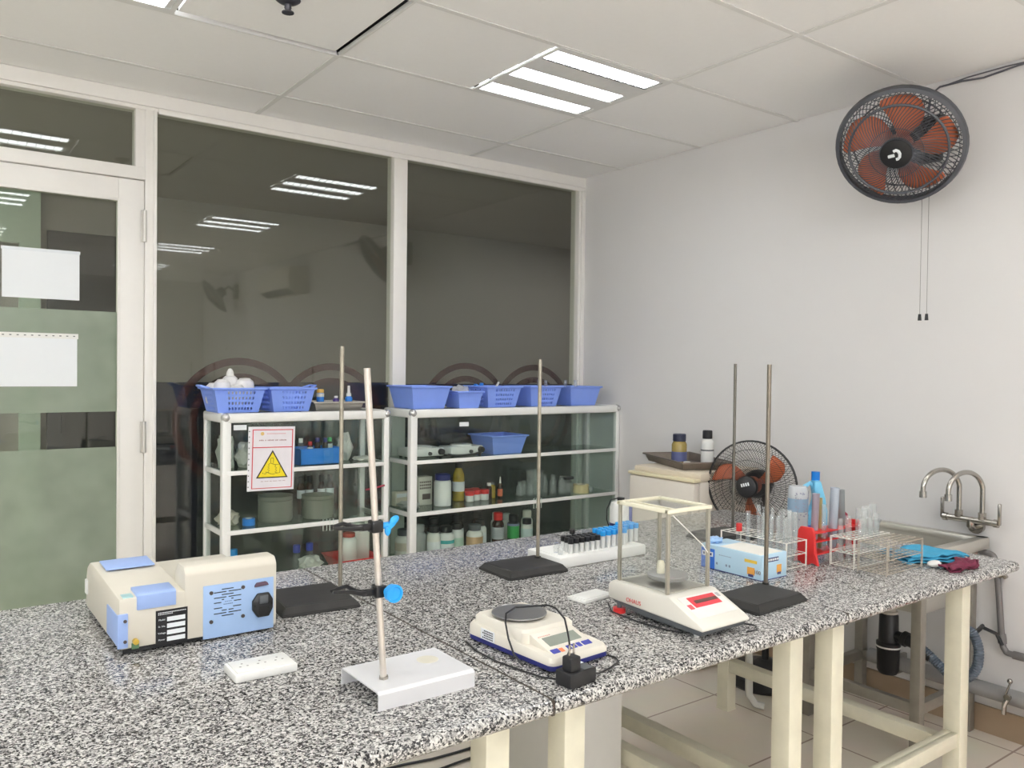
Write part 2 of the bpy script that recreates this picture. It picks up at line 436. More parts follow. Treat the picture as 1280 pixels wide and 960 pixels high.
G().lathe([(0, -.014), (.010, -.014), (.012, -.03), (.006, -.04), (.02, -.043), (.02, -.046), (0, -.046)], n=14).done('nozzle', MATS['sprinkler_metal'], t)
# ------------------------------------------------------------------ wall cable
o = G().tube([(-.012, -2.20, 2.50), (-.01, -2.222, 2.58), (-.008, -2.25, 2.598), (-.008, -2.34, 2.597), (-.008, -2.42, 2.588), (-.008, -2.55, 2.600), (-.008, -2.9, 2.606), (-.008, -3.5, 2.61)], .004, 6)
o.tube([(-.009, -2.26, 2.596), (-.009, -2.36, 2.606), (-.009, -2.5, 2.608), (-.009, -2.7, 2.60), (-.009, -3.5, 2.60)], .003, 6)
tag(o.done('power_cable', mat('grey_cable', (.12, .12, .14), .5)), 'thin dark cable along the top of the white wall above the wall fan', 'cable')

# ------------------------------------------------------------------ benches
def bench(label, x0, x1, legs, yf=-2.7955, yb=-1.5955):
    t = thing('lab_bench', label, 'table', (0, 0, 0), 0, 'granite topped benches')
    g = G(); z0 = T-.032
    prof = [(yb, z0), (yb, T)]
    for k in range(7):
        a = PI/2-PI*k/6; prof.append((yf+.016-.016*math.cos(a)*1.0, T-.016+.016*math.sin(a)))
    g.prism(prof, 'x', x0+.0034, x1-.0034)
    g.done('granite_top', GRAN, t)
    if x1 < -1: G().bx(x1-.0034, x1+.0034, yf+.004, yb, z0+.002, T-.0012).done('joint_sealant', mat('dark_joint_sealant', (.05, .04, .03), .7), t)
    s = .055
    ylo, yhi = -2.70, -1.715
    for lx in legs:
        for ly in (ylo, yhi-s):
            G().bx(lx, lx+s, ly, ly+s, .006, z0, .003).bx(lx-.001, lx+s+.001, ly-.001, ly+s+.001, 0, .008).done('leg', CREAM, t)
        G().bx(lx+.005, lx+s-.005, ylo+s, yhi-s, .165, .215, .003).done('side_rail', CREAM, t)
        G().bx(lx+.01, lx+s-.01, ylo+s, yhi-s, z0-.042, z0-.002, .003).done('top_rail', CREAM, t)
    a, b = min(legs)+s, max(legs)
    if b-a > .2:
        G().bx(a, b, ylo+.006, ylo+.026, .205, .25, .002).bx(a, b, ylo+.029, ylo+.05, .205, .25, .002).done('front_rail', CREAM, t)
    return t
bench('granite bench section with the white clamp stand and the blue panelled instrument', -4.45, -2.4757, (-4.3, -2.562))
bench('granite bench section carrying both balances', -2.4757, -1.5107, (-2.37, -1.618))
bench('granite bench section by the sink with the test tube racks', -1.5107, -.5205, (-1.43, -.70))
# white storage unit below the middle bench
t = thing('storage_cabinet', 'narrow plain pale cabinet standing on the floor under the middle bench', 'cabinet', (-1.735, -1.92, 0))
G().bx(-.105, .11, -.165, .16, .05, .70, .004).done('body', mat('pale_laminate', (.72, .71, .69), .45, vary=.02), t)
G().bx(-.095, .10, -.15, .15, 0, .052).done('plinth', DGREY, t)
G().bx(-.103, .108, -.181, -.166, .055, .695, .003).done('door', MATS['pale_laminate'], t)
# white conduit leaning beside the rear leg and cables on the floor
o = G().tube([(-.605, -1.80, .30), (-.60, -1.80, .18), (-.597, -1.80, .06), (-.58, -1.82, .022), (-.56, -1.85, .018)], .016, 8).done('plastic_conduit', mat('grey_white_conduit', (.62, .62, .58), .5))
tag(o, 'bent pale plastic conduit beside the rear bench leg', 'pipe')
o = G().tube([(-2.6, -1.36, .006), (-2.3, -1.38, .006), (-2.02, -1.413, .006), (-1.92, -1.434, .006), (-1.82, -1.441, .006), (-1.71, -1.442, .006), (-1.5, -1.40, .006), (-1.2, -1.3, .006)], .005, 6)
o.tube([(-2.5, -1.56, .006), (-2.1, -1.525, .006), (-1.9, -1.512, .006), (-1.765, -1.504, .006), (-1.6, -1.49, .006), (-1.3, -1.36, .006)], .005, 6)
tag(o.done('floor_cable', BLACK), 'pair of black cables on the floor under the bench', 'cable')

# ------------------------------------------------------------------ glass cabinets
def glass_cabinet(label, x0, x1, yf, yb, top, shelves, door_x, sticker):
    t = thing('display_cabinet', label, 'cabinet', (0, 0, 0), 0, 'glass cabinets against the partition')
    p = .038; pb = .028
    for (ax, ay, w) in ((x0, yf, p), (x1-p*.75, yf, p*.75), (x0, yb-pb, pb), (x1-pb, yb-pb, pb)):
        G().bx(ax, ax+w, ay, ay+w, 0.0, top-.02, .005).done('post', ALU, t)
    r = G().bx(x0+p*.5, x1-p*.4, yf-.003, yf+.03, top-.042, top, .008)
    r.bx(x0+p*.5, x1-p*.4, yb-.03, yb, top-.042, top, .008)
    r.bx(x0-.002, x0+.03, yf+p*.5, yb, top-.042, top, .008).bx(x1-.03, x1+.002, yf+p*.5, yb, top-.042, top, .008)
    r.done('top_frame', ALU, t)
    G().bx(x0+.02, x1-.02, yf+.02, yb-.02, top-.010, top-.004).done('top_panel', CGLASS, t)
    for cx in (x0+.016, x1-.012):
        G().sph((cx, yf+.012, top-.018), .021, n=8).done('corner_cap', mat('corner_cap_metal', (.60, .60, .60), .25, .7), t)
    G().bx(x0, x1, yf, yf+.03, .05, .09, .003).bx(x0, x1, yb-.03, yb, .05, .09, .003).done('bottom_frame', ALU, t)
    G().bx(x0+.01, x1-.01, yf+.01, yb-.01, .09, .1).done('bottom_panel', WHITE, t)
    for z in shelves:
        s = G().bx(x0+.012, x1-.012, yf+.016, yb-.008, z-.007, z).done('shelf', SHELFG, t)
        G().bx(x0+.02, x1-.02, yf-.001, yf+.014, z-.018, z+.001, .002).done('edge_strip', ALU, s)
        for q0 in (x0+.002, x1-.016): G().bx(q0, q0+.014, yf+.03, yb-.02, z-.022, z, .002).done('side_strip', ALU, s)
    for ax in (x0+.006, x1-.010):
        G().bx(ax, ax+.004, yf+.03, yb-.025, .1, top-.04).done('side_glass', CGLASS, t)
    G().bx(x0+.025, x1-.025, yb-.010, yb-.006, .1, top-.04).done('back_glass', CGLASS, t)
    for k, (a, b) in enumerate(((x0+.03, door_x+.025), (door_x-.025, x1-.03))):
        yy = yf+.003+.007*(1-k)
        d = G().bx(a, b, yy, yy+.004, .1, top-.043).done('sliding_door', CGLASS, t)
        hx = (b-.05 if k == 0 else a+.03)
        h = G()
        hz = shelves[1]-.045
        h.tube([(hx, yy-.003, hz), (hx+.018, yy-.003, hz), (hx+.018, yy-.003, hz+.055), (hx, yy-.003, hz+.055)], .002, 6, True)
        h.done('handle', mat('clear_handle', (.70, .78, .72), .25), d)
    sx, sz = sticker
    G().bx(sx-.028, sx+.028, yf-.001, yf+.002, sz-.011, sz+.011).done('number_sticker', PAPER, t)
    return t
glass_cabinet('smaller glass cabinet with the yellow hazard notice on its front', -2.350, -1.548, -.385, -.095, 1.207, (.955, .695, .43), -1.86, (-2.275, 1.145))
glass_cabinet('wider glass cabinet against the white wall, four blue baskets and more on top', -1.428, -.004, -.385, -.095, 1.206, (.949, .688, .43), -.62, (-1.115, 1.125))

# hazard notice in its sleeve
t = thing('warning_sign', 'red bordered notice with a yellow hazard triangle on the smaller cabinet', 'sign', (-2.135, -.389, .865))
w, h = .098, .276
G().bx(-w-.012, w+.004, 0.0015, .003, -.004, h+.004).done('sleeve', mat('clear_sleeve', (.80, .80, .84), .3), t)
G().bx(-w, w, -.0005, .0015, 0, h).done('page', mat('notice_paper', (.80, .77, .82), .6), t)
gg = G()
for k in range(11): gg.bx(-w-.0095, -w-.005, .0008, .0016, .012+k*.0245, .017+k*.0245)
gg.done('punch_holes', DGREY, t)
sr = mat('sign_red', (.62, .05, .07), .6)
gg = G(); y = -.0012; b = .006
for (a0, a1, c0, c1) in ((-w+.006, w-.006, .006, .009), (-w+.006, w-.006, h-.012, h-.008), (-w+.006, -w+.010, .006, h-.008), (w-.010, w-.006, .006, h-.008), (-w+.006, w-.006, .186, .190)):
    gg.bx(a0, a1, y, 0, c0, c1)
gg.bx(-.028, .058, y, 0, h-.028, h-.0265)
gg.done('red_border', sr, t)
gg = G().cyl((-.048, -.0003, h-.027), (-.048, -.0012, h-.027), .008, n=16); gg.done('emblem', mat('emblem_gold', (.75, .52, .2), .6), t)
gg = G().prism([(-.072, .052), (.072, .052), (0, .176)], 'y', -.0015, 0); gg.done('triangle_border', BLACK, t)
gg = G().prism([(-.063, .057), (.063, .057), (0, .1655)], 'y', -.0022, -.001); gg.done('triangle_field', YELLOW, t)
gg = G(); yy = -.0026
def stroke(pts, r=.0011): gg.tube([(a, yy, b) for a, b in pts], r, 4)
stroke([(-.008, .140), (-.008, .118), (-.013, .114)]); stroke([(.004, .140), (.004, .118)]); stroke([(-.009, .140), (.005, .140)])
stroke([(-.013, .116), (-.019, .110), (-.013, .106), (-.021, .101), (-.014, .096), (-.022, .090), (-.014, .086), (-.02, .078), (-.012, .072), (0, .068), (.012, .070)])
stroke([(-.045, .076), (-.040, .072)]); stroke([(-.037, .072), (-.030, .070), (-.024, .078), (-.012, .072)]); stroke([(-.03, .080), (-.026, .075)])
stroke([(.006, .113), (.014, .108), (.012, .100), (.020, .096), (.013, .090), (.020, .084), (.012, .078), (.022, .072)])
stroke([(.012, .112), (.036, .110), (.034, .074), (.014, .072)]); stroke([(-.006, .116), (.006, .113)])
gg.done('hazard_symbol', mat('symbol_ink', (.16, .13, .01), .6), t)
for row, (z, x0, wd, hh) in enumerate(((.217, -.062, (.022, .006, .030, .014, .033), .006), (.036, -.05, (.012, .018, .010, .02, .014, .012), .003))):
    x = x0; gg = G()
    for q in wd:
        n = max(1, int(q/(.0045 if row == 0 else .003)))
        for i in range(n): gg.bx(x+i*q/n, x+(i+.62)*q/n, -.0012, 0, z, z+hh*(.8+.2*((i*7+row) % 3)/2))
        x += q+.005
    gg.done(('heading', 'caption')[row], mat('caption_ink', (.40, .24, .26), .7), t)
t.rotation_euler = (0, math.radians(1.2), 0)

# ------------------------------------------------------------------ baskets
def basket(label, x, y, z, w, d, h, rz=0, perf=(0, 1, 2, 3), handles=(), group='lavender blue baskets', name='plastic_basket'):
    t = thing(name, label, 'basket', (x, y, z), rz, group)
    k = .80     # taper to the foot
    g = G(); bm = g.bm
    nz = 9; th = .0016
    A = [(-1, -1), (1, -1), (1, 1), (-1, 1)]
    for side in range(4):
        (ax, ay), (bx_, by_) = A[side], A[(side+1) % 4]
        nx = 27 if side in (0, 2) else 31
        vs = {}
        for j in range(nz+1):
            f = j/nz; s = k+(1-k)*f
            for i in range(nx+1):
                u = i/nx
                vs[i, j] = bm.verts.new(((ax+(bx_-ax)*u)*w/2*s, (ay+(by_-ay)*u)*d/2*s, h*f))
        for j in range(nz):
            for i in range(nx):
                if side in perf and i % 2 == 1 and j % 2 == 1 and nx*.22 < i < nx*.8 and 0 < j < nz-1: continue
                bm.faces.new((vs[i, j], vs[i+1, j], vs[i+1, j+1], vs[i, j+1]))
    o = g
    o.bx(-w/2*k, w/2*k, -d/2*k, d/2*k, 0, .002)
    wall = o.done('body', BASKET, t, smooth=False)
    md = wall.modifiers.new('thickness', 'SOLIDIFY'); md.thickness = .0015
    r = G(); q = .006
    r.tube([(-w/2-q, -d/2-q, h), (w/2+q, -d/2-q, h), (w/2+q, d/2+q, h), (-w/2-q, d/2+q, h)], .0045, 6, True)
    r.tube([(-w/2, -d/2, h-.002), (w/2, -d/2, h-.002), (w/2, d/2, h-.002), (-w/2, d/2, h-.002)], .005, 6, True)
    if handles:
        for s in handles: r.tube([(s*(w/2), -.05, h), (s*(w/2+.035), -.035, h+.012), (s*(w/2+.035), .035, h+.012), (s*(w/2), .05, h)], .005, 6)
    r.done('rim', BASKET, t)
    return t
Z1, Z2 = 1.2075, 1.2065
basket('blue basket heaped with white lidded bottles on the smaller cabinet', -2.264, -.24, Z1, .222, .22, .105, handles=(-1,))
basket('perforated blue basket between the heaped basket and the steel tray', -2.022, -.24, Z1, .208, .22, .105, handles=(1,))
basket('longest blue basket, nearest the smaller cabinet, on the wider cabinet', -1.300, -.24, Z2, .225, .25, .112, perf=())
basket('small low blue basket with a clear bag in it, on the wider cabinet', -1.065, -.29, Z2, .15, .16, .085, perf=(), name='small_basket')
basket('blue basket with large open holes, middle of the row on the wider cabinet', -.840, -.24, Z2, .225, .24, .11)
basket('blue basket behind the tall stand rod on the wider cabinet', -.550, -.24, Z2, .222, .24, .11, perf=(0,))
basket('blue basket nearest the white wall on the wider cabinet', -.255, -.24, Z2, .232, .24, .108, perf=())
# white lidded bottles heaped in the first basket
heap = [(-2.318, -.27, 1.324, 'white bottle lid at the end of the heap in the blue basket', .036), (-2.268, -.22, 1.342, 'pointed white bottle on top of the heap in the blue basket', .034),
        (-2.213, -.255, 1.329, 'large round white lid beside the pointed bottle', .040), (-2.333, -.19, 1.306, 'half hidden white lid at the back of the heaped basket', .034), (-2.178, -.19, 1.299, 'low white lid at the inner end of the heap', .034), (-2.258, -.29, 1.299, 'white lid at the front of the heap', .036)]
for n, (x, y, z, lab, r) in enumerate(heap):
    t = thing('plastic_bottle', lab, 'bottle', (x, y, z), 0, 'white bottles heaped in the basket')
    G().lathe([(0, -.062), (r*.85, -.062), (r, -.04), (r, .0), (r*.92, .016), (r*.6, .026), (0, .028)], n=18).done('body', mat('milky_plastic', (.80, .79, .80), .4), t)
    if n == 1:
        G().lathe([(0, .02), (r*.55, .022), (r*.42, .045), (r*.2, .058), (0, .060)], n=14).done('cap', WHITE, t)
    else:
        G().lathe([(r*.55, .0235), (r*.6, .029), (0, .031)], n=14).done('cap', WHITE, t)
# steel tray with bottles on the smaller cabinet
def tray(label, x, y, z, w, d, h, rz, m):
    t = thing('steel_tray', label, 'tray', (x, y, z), rz, 'steel trays')
    g = G()
    k = .9; lo = [(-w/2*k, -d/2*k), (w/2*k, -d/2*k), (w/2*k, d/2*k), (-w/2*k, d/2*k)]; hi = [(a/k, b/k) for a, b in lo]
    g.bx(-w/2*k, w/2*k, -d/2*k, d/2*k, 0, .002)
    for i in range(4):
        a, b, c, e = lo[i], lo[(i+1) % 4], hi[(i+1) % 4], hi[i]
        g.quad([(a[0], a[1], .001), (b[0], b[1], .001), (c[0], c[1], h), (e[0], e[1], h)])
    o = g.done('pan', m, t, smooth=False); md = o.modifiers.new('thickness', 'SOLIDIFY'); md.thickness = .0015
    G().tube([(hi[i][0]*1.03, hi[i][1]*1.03, h) for i in range(4)], .005, 6, True).done('rim', m, t)
    return t
tray('steel tray with small bottles on the smaller cabinet', -1.790, -.24, Z1, .250, .20, .038, 0, STEEL)

# ------------------------------------------------------------------ bottles
def bottle(label, x, y, z, r, h, body, cap, lab=None, neck=.5, caph=.18, shoulder=.14, name='reagent_bottle', group=None, capr=None, cat='bottle', liquid=None):
    """round bottle: body with shoulder and neck, screw cap, label band (z0, z1 as shares of the height, material)"""
    t = thing(name, label, cat, (x, y, z+.0005), random.uniform(-.6, .6), group)
    hb = h*(1-caph); sh = hb*(1-shoulder); nr = r*neck
    G().lathe([(0, 0), (r*.92, 0), (r, r*.08), (r, sh*.97), (r*.94, sh+.3*(hb-sh)), (nr*1.15, sh+.85*(hb-sh)), (nr, hb), (nr, hb+h*.03), (0, hb+h*.03)], n=22).done('body', body, t)
    cr = capr or nr*1.18
    g = G().lathe([(0, hb+.0005), (cr, hb+.0005), (cr, h-.002), (cr*.9, h), (0, h)], n=22)
    if cr > .012:
        for k in range(22):
            a = 2*PI*k/22; g.box((cr*math.cos(a), cr*math.sin(a), hb+(h-hb)*.48), (.0014, .0014, (h-hb)*.8), rot=(0, 0, a))
    g.done('cap', cap, t)
    for L_ in (lab if isinstance(lab, list) else [lab] if lab else []):
        z0, z1, m = L_
        G().lathe([(r*1.004, h*z0), (r*1.018, h*z0+.0005), (r*1.018, h*z1-.0005), (r*1.004, h*z1)], n=22).done('label_band', m, t)
    return t
zt = Z1+.003
bottle('small bottle with a blue band and amber cap on the steel tray', -1.845, -.24, zt, .018, .095, BLUE, mat('amber_cap', (.75, .48, .12), .4), (.62, .80, WHITE), neck=.75, name='small_bottle', group='bottles on the cabinet tray')
t = bottle('small blue bottle with a white spray top on the steel tray', -1.697, -.24, zt, .018, .075, BLUE, WHITE, None, neck=.55, caph=.2, name='spray_bottle', group='bottles on the cabinet tray')
G().cyl((0, 0, .072), (0, 0, .112), .008, .006).box((0, -.008, .104), (.008, .02, .008), .002).done('spray_head', WHITE, t)
bottle('dark violet dropper bottle lying low on the steel tray', -1.755, -.22, zt, .015, .062, mat('violet_glass', (.06, .03, .20), .25), WHITE, None, name='dropper_bottle', group='bottles on the cabinet tray')
for n, (x, y, lab) in enumerate(((-1.795, -.275, 'small brass weight jar beside the amber capped bottle'), (-1.765, -.285, 'small cream pot in front of the violet dropper bottle'), (-1.675, -.275, 'small white cube shaped pot at the end of the tray'))):
    bottle(lab, x, y, zt, .013, .036, (OIL, OFFW, WHITE)[n], (BLACK, WHITE, WHITE)[n], None, neck=.8, name='small_pot', cat='pot', group='little pots on the cabinet tray')
# bits standing in the baskets on the wider cabinet
for n, (x, y) in enumerate(((-.495, -.22), (-.46, -.24), (-.22, -.23), (-.20, -.20), (-.26, -.18))):
    tag(G().lathe([(0, .012), (.010, .008), (.010, .140), (.013, .146), (.0105, .146), (.0085, .140), (.0085, .016), (0, .018)], (x, y, Z2), 12).done('test_tube', LABG),
        'clear glass tube standing above the rim of the end baskets', 'test tube', 'tubes in the cabinet baskets')
o = G().tube([(-.88, -.25, Z2+.03), (-.80, -.24, Z2+.125), (-.795, -.24, Z2+.135)], .006, 8).done('pipette', WHITE); tag(o, 'white plastic stick leaning over the holed basket rim', 'pipette')
o = G().box((-.925, -.22, Z2+.112), (.05, .02, .014), .004, (0, .3, .4)).box((-.90, -.225, Z2+.122), (.018, .018, .016), .004).done('tube_clamp', BLUE); tag(o, 'bright blue clamp poking out of the holed basket', 'clamp')
def crumple(name, label, cat, c, size, m, amp=.35, seed=1, group=None):
    rnd = random.Random(seed); tb = bmesh.new(); bmesh.ops.create_icosphere(tb, subdivisions=3, radius=1)
    lo = 0
    for v in tb.verts:
        d = v.co.normalized(); k = 1+amp*(math.sin(d.x*7+seed)*math.sin(d.y*6+seed*2)*math.cos(d.z*5)+rnd.uniform(-.25, .25))
        v.co = Vector((d.x*k*size[0], d.y*k*size[1], max(-.82, d.z*k)*size[2]))
        lo = min(lo, v.co.z)
    for v in tb.verts: v.co.z -= lo
    g = G(); g.add(tb, Matrix.Translation(c)); return tag(g.done(name, m), label, cat, group)
crumple('plastic_bag', 'crumpled clear bag in the small blue basket', 'bag', (-1.085, -.30, Z2+.03), (.05, .03, .05), BAG, seed=3)

# contents of the smaller cabinet
S1, S2, S3 = .955, .695, .43
crumple('plastic_bag', 'tall pale bag at the end of the top shelf, smaller cabinet', 'bag', (-2.29, -.23, S1), (.032, .07, .085), mat('cloudy_bag', (.62, .64, .58), .5, vary=.15, scale=12), seed=4)
crumple('plastic_bag', 'white bag tied with a red band behind the hazard notice', 'bag', (-2.205, -.25, S1), (.042, .05, .062), mat('white_bag', (.66, .65, .60), .5, vary=.12, scale=14), seed=5)
t = thing('storage_box', 'blue open box of vials on the top shelf, smaller cabinet', 'box', (-1.88, -.27, S1+.0005))
b = G().bx(-.10, .10, -.065, .065, 0, .003)
for a in ((-.10, .10, -.065, -.062), (-.10, .10, .062, .065), (-.10, -.097, -.065, .065), (.097, .10, -.065, .065)): b.bx(*a, 0, .074)
b.done('body', BLUE, t)
G().tube([(-.102, -.067, .074), (.102, -.067, .074), (.102, .067, .074), (-.102, .067, .074)], .003, 6, True).done('rim', BLUE, t)
vz = S1+.004
for n, (x, y, capm, bodm, lab) in enumerate(((-1.945, -.25, WHITE, LABG, 'white capped vial in the blue box'), (-1.905, -.265, RED, AMBER, 'red capped brown vial with a white label in the blue box'),
        (-1.86, -.245, NAVY, AMBER, 'navy capped brown vial at the middle of the blue box'), (-1.83, -.265, NAVY, AMBER, 'navy capped brown vial next to the green capped one'), (-1.80, -.25, GREEN, AMBER, 'green capped vial in the blue box'))):
    bottle(lab, x, y, vz, .014, .115 if n != 1 else .10, bodm, capm, (.4, .74, PAPER) if n in (1, 4) else None, neck=.6, name='vial', group='vials in the blue box', cat='vial')
crumple('plastic_bag', 'white paper bag beside the blue box', 'bag', (-1.70, -.20, S1), (.035, .04, .075), mat('white_bag', (1, 1, 1)), seed=8)
crumple('plastic_bag', 'flat pile of white wrappers at the end of the top shelf', 'bag', (-1.625, -.26, S1), (.05, .05, .012), mat('white_bag', (1, 1, 1)), seed=9)
def tin(label, x, y, z, r, h, m):
    t = thing('metal_pot', label, 'pot', (x, y, z+.0005), 0, 'grey pots on the middle shelf')
    G().lathe([(0, 0), (r*.92, 0), (r, .01), (r, h), (r*1.03, h+.003), (r*.97, h+.003), (r*.96, .006), (0, .004)], n=28).done('body', m, t)
    G().tube([(r*math.cos(2*PI*k/28), r*math.sin(2*PI*k/28), h*.85) for k in range(28)], .0025, 6, True).done('rolled_ring', m, t)
gm = mat('cloudy_pot', (.40, .41, .35), .3, vary=.08, trans=.5)
tin('wide grey pot under the hazard notice', -2.06, -.235, S2, .078, .115, gm)
tin('second wide grey pot below the row of brown bottles', -1.86, -.255, S2, .075, .105, gm)
crumple('plastic_bag', 'pale wrapped bundle at the end of the middle shelf, smaller cabinet', 'bag', (-2.275, -.22, S2), (.048, .05, .036), mat('beige_wrap', (.60, .55, .46), .6), seed=11)
t = thing('tape_roll', 'small blue tape roll with a white core on the middle shelf', 'tape', (-2.20, -.28, S2+.0005))
G().lathe([(.014, 0), (.028, 0), (.028, .03), (.014, .03), (.014, 0)], n=20).done('tape', BLUE, t)
G().lathe([(.012, .001), (.014, .001), (.014, .031), (.012, .031), (.012, .001)], n=20).done('core', WHITE, t)
for n, x in enumerate((-1.90, -1.857, -1.795, -1.75)):
    t = bottle(('brown bottle half hidden by the hazard notice', 'brown bottle with a white label, beside the one half hidden by the notice', 'brown bottle with a narrow white label behind the stand rod', 'brown bottle with a wide white label behind the stand rod')[n],
           x, -.145, S2, .019, .185, AMBER, BLACK, (.42, .64, PAPER), neck=.55, name='reagent_bottle', group='brown bottles on the middle shelf')
bottle('white plastic bottle with a red cap in the red tray', -1.690, -.240, S3+.004, .040, .165, CLEARPL, mat('brick_red_cap', (.42, .05, .03), .5), None, neck=.62, caph=.13, name='plastic_bottle')
t = thing('jerrycan', 'white jug with a moulded handle beside the red capped bottle', 'jug', (-1.605, -.175, S3+.0045), -.5); t.scale = (1.12, 1.12, 1.15)
G().prism([(-.045, 0), (.045, 0), (.047, .01), (.047, .14), (.03, .165), (-.015, .178), (-.032, .16), (-.045, .13)], 'y', -.03, .03, .008).done('body', CLEARPL, t)
G().tube([(.034, 0, .150), (.030, 0, .19), (.012, 0, .206), (-.008, 0, .196), (-.012, 0, .17)], .009, 8).done('handle', CLEARPL, t)
G().cyl((-.022, 0, .16), (-.03, 0, .198), .013, .012).done('cap', WHITE, t)
t = thing('plastic_tray', 'red shallow tray under the white bottles, smaller cabinet', 'tray', (-1.665, -.235, S3+.0005))
g = G().bx(-.085, .10, -.105, .105, 0, .002)
for a, b, c, d in (((-.085, -.105), (.10, -.105), (.105, -.115), (-.115, -.115)), ((.10, -.105), (.10, .105), (.105, .115), (.105, -.115)), ((.10, .105), (-.085, .105), (-.115, .115), (.105, .115)), ((-.085, .105), (-.085, -.105), (-.115, -.115), (-.115, .115))):
    g.quad([(a[0], a[1], .001), (b[0], b[1], .001), (c[0], c[1], .055), (d[0], d[1], .055)])
o = g.done('pan', RED, t, smooth=False); md = o.modifiers.new('thickness', 'SOLIDIFY'); md.thickness = .002
G().tube([(-.115, -.115, .055), (.105, -.115, .055), (.105, .115, .055), (-.115, .115, .055)], .003, 6, True).done('rim', RED, t)
crumple('plastic_bag', 'crumpled white wrapping on the lowest visible shelf, smaller cabinet', 'bag', (-1.875, -.2, S3), (.055, .05, .04), mat('white_bag', (1, 1, 1)), seed=14)
for n, (x, y) in enumerate(((-1.92, -.145), (-1.85, -.135))):
    bottle(('blue capped bottle behind the crumpled wrapping', 'blue capped bottle at the edge of the crumpled wrapping')[n], x, y, S3, .018, .118, LABG, mat('royal_blue_cap', (.03, .06, .45), .4), None, neck=.75, caph=.32, name='small_bottle', group='blue capped bottles in the smaller cabinet')
bottle('turquoise capped bottle at the end of the lowest visible shelf', -2.225, -.15, S3, .022, .135, CLEARPL, CYAN, None, neck=.6, caph=.28, name='small_bottle')
o = G().sph((0, 0, 0), .019, (1.3, 1, .55), 8).done('bottle_stopper', mat('royal_blue_cap', (.03, .06, .45))); o.location = (-1.955, -.30, S3+.011)
tag(o, 'oval blue stopper lying on the lowest visible shelf', 'stopper')

# contents of the wider cabinet
Y1, Y2, Y3 = .949, .688, .43
def hotplate(label, x, y, rz):
    t = thing('magnetic_stirrer', label, 'stirrer', (x, y, Y1+.0005), rz, 'white stirrers on the top shelf')
    G().bx(-.105, .105, -.062, .062, .008, .05, .006).done('body', WHITE, t)
    G().lathe([(0, .05), (.058, .05), (.058, .058), (.05, .06), (0, .06)], n=28).done('plate', WHITE, t)
    for s in (-1, 1):
        for q in (-1, 1): G().cyl((s*.09, q*.05, 0), (s*.09, q*.05, .01), .008).done('foot', BLACK, t)
    G().cyl((.085, -.062, .03), (.085, -.082, .03), .017, .015, 20).done('knob', BLACK, t)
    G().cyl((.02, -.062, .022), (.02, -.074, .022), .010, .009, 14).done('small_knob', BLACK, t)
    return t
hotplate('white stirrer with a black knob next to the cabinet post', -1.285, -.235, -.05)
stir = hotplate('white stirrer with a black knob beside the basket inside the cabinet', -1.04, -.24, .05)
o = G().tube([(-1.16, -.30, Y1+.012), (-1.13, -.33, Y1+.008), (-1.08, -.335, Y1+.008), (-1.02, -.345, Y1+.012), (-.97, -.33, Y1+.02)], .006, 8).done('cord', BLACK); adopt(o, stir)
crumple('plastic_bag', 'clear dark bag lying over the second stirrer', 'bag', (-1.06, -.19, Y1+.062), (.085, .04, .03), mat('smoke_bag', (.10, .10, .10), .15, trans=.35), seed=21)
basket('pale blue basket inside the wider cabinet on the top shelf', -.79, -.235, Y1+.0005, .235, .22, .098, perf=(), group='lavender blue baskets')
crumple('plastic_bag', 'silvery foil wrapper at the end of the middle shelf, wider cabinet', 'bag', (-1.345, -.22, Y2), (.05, .07, .018), mat('foil', (.62, .62, .60), .3, .3), seed=23)
t = thing('carton_box', 'small white box behind the foil wrapper', 'box', (-1.35, -.135, Y2+.0005), .1)
G().bx(-.04, .04, -.02, .02, 0, .075, .002).done('box', CARD, t); G().bx(-.035, .035, -.0212, -.02, .045, .065).done('label_patch', PAPER, t)
t = thing('carton_box', 'tall printed carton behind the navy capped white bottle', 'box', (-1.235, -.17, Y2+.0005), .05)
G().bx(-.042, .042, -.03, .03, 0, .15, .002).done('box', mat('cream_carton', (.72, .69, .62), .6), t)
gg = G()
for k in range(3):
    for i in range(6): gg.bx(-.036+i*.012, -.028+i*.012, -.0312, -.03, .118-k*.016, .127-k*.016)
gg.bx(-.02, .03, -.0312, -.03, .03, .06); gg.done('printing', mat('faded_print', (.12, .09, .08), .6), t)
bottle('large white bottle with a navy cap on the middle shelf', -1.165, -.26, Y2, .046, .168, WHITE, NAVY, None, neck=.75, caph=.19, shoulder=.08, name='plastic_bottle')
bottle('tall yellow oil bottle with a black cap and part label', -1.005, -.165, Y2, .033, .205, OIL, BLACK, (.26, .52, PAPER), neck=.5, caph=.12, shoulder=.28, name='oil_bottle')
for n, (x, y) in enumerate(((-.97, -.225), (-.915, -.205), (-.865, -.215), (-.93, -.155), (-.885, -.15))):
    bottle(('first red lidded jar, beside the yellow oil bottle', 'second red lidded jar, middle of the front three', 'third red lidded jar, next to the brown vial', 'red lidded jar behind the first two', 'red lidded jar behind the third')[n], x, y, Y2, .0235, .058, WHITE, RED, None, neck=.9, caph=.42, shoulder=.04, name='small_jar', cat='jar', group='red lidded jars on the middle shelf')
for n, (x, y) in enumerate(((-.825, -.20), (-.79, -.185))):
    bottle(('brown vial with a white dropper top behind the red lidded jars', 'clear vial with amber liquid next to the orange dropper bottle')[n], x, y, Y2, .0165, .088, AMBER if n == 0 else OIL, WHITE if n == 0 else LABG, None, neck=.6, name='vial', cat='vial', group='little vials on the middle shelf')
t = bottle('dropper bottle with an orange label and pointed white tip', -.752, -.205, Y2, .0145, .082, AMBER, mat('brown_cap', (.12, .05, .02), .4), (.12, .62, mat('orange_red_label', (.68, .16, .08), .5)), neck=.6, caph=.15, name='dropper_bottle')
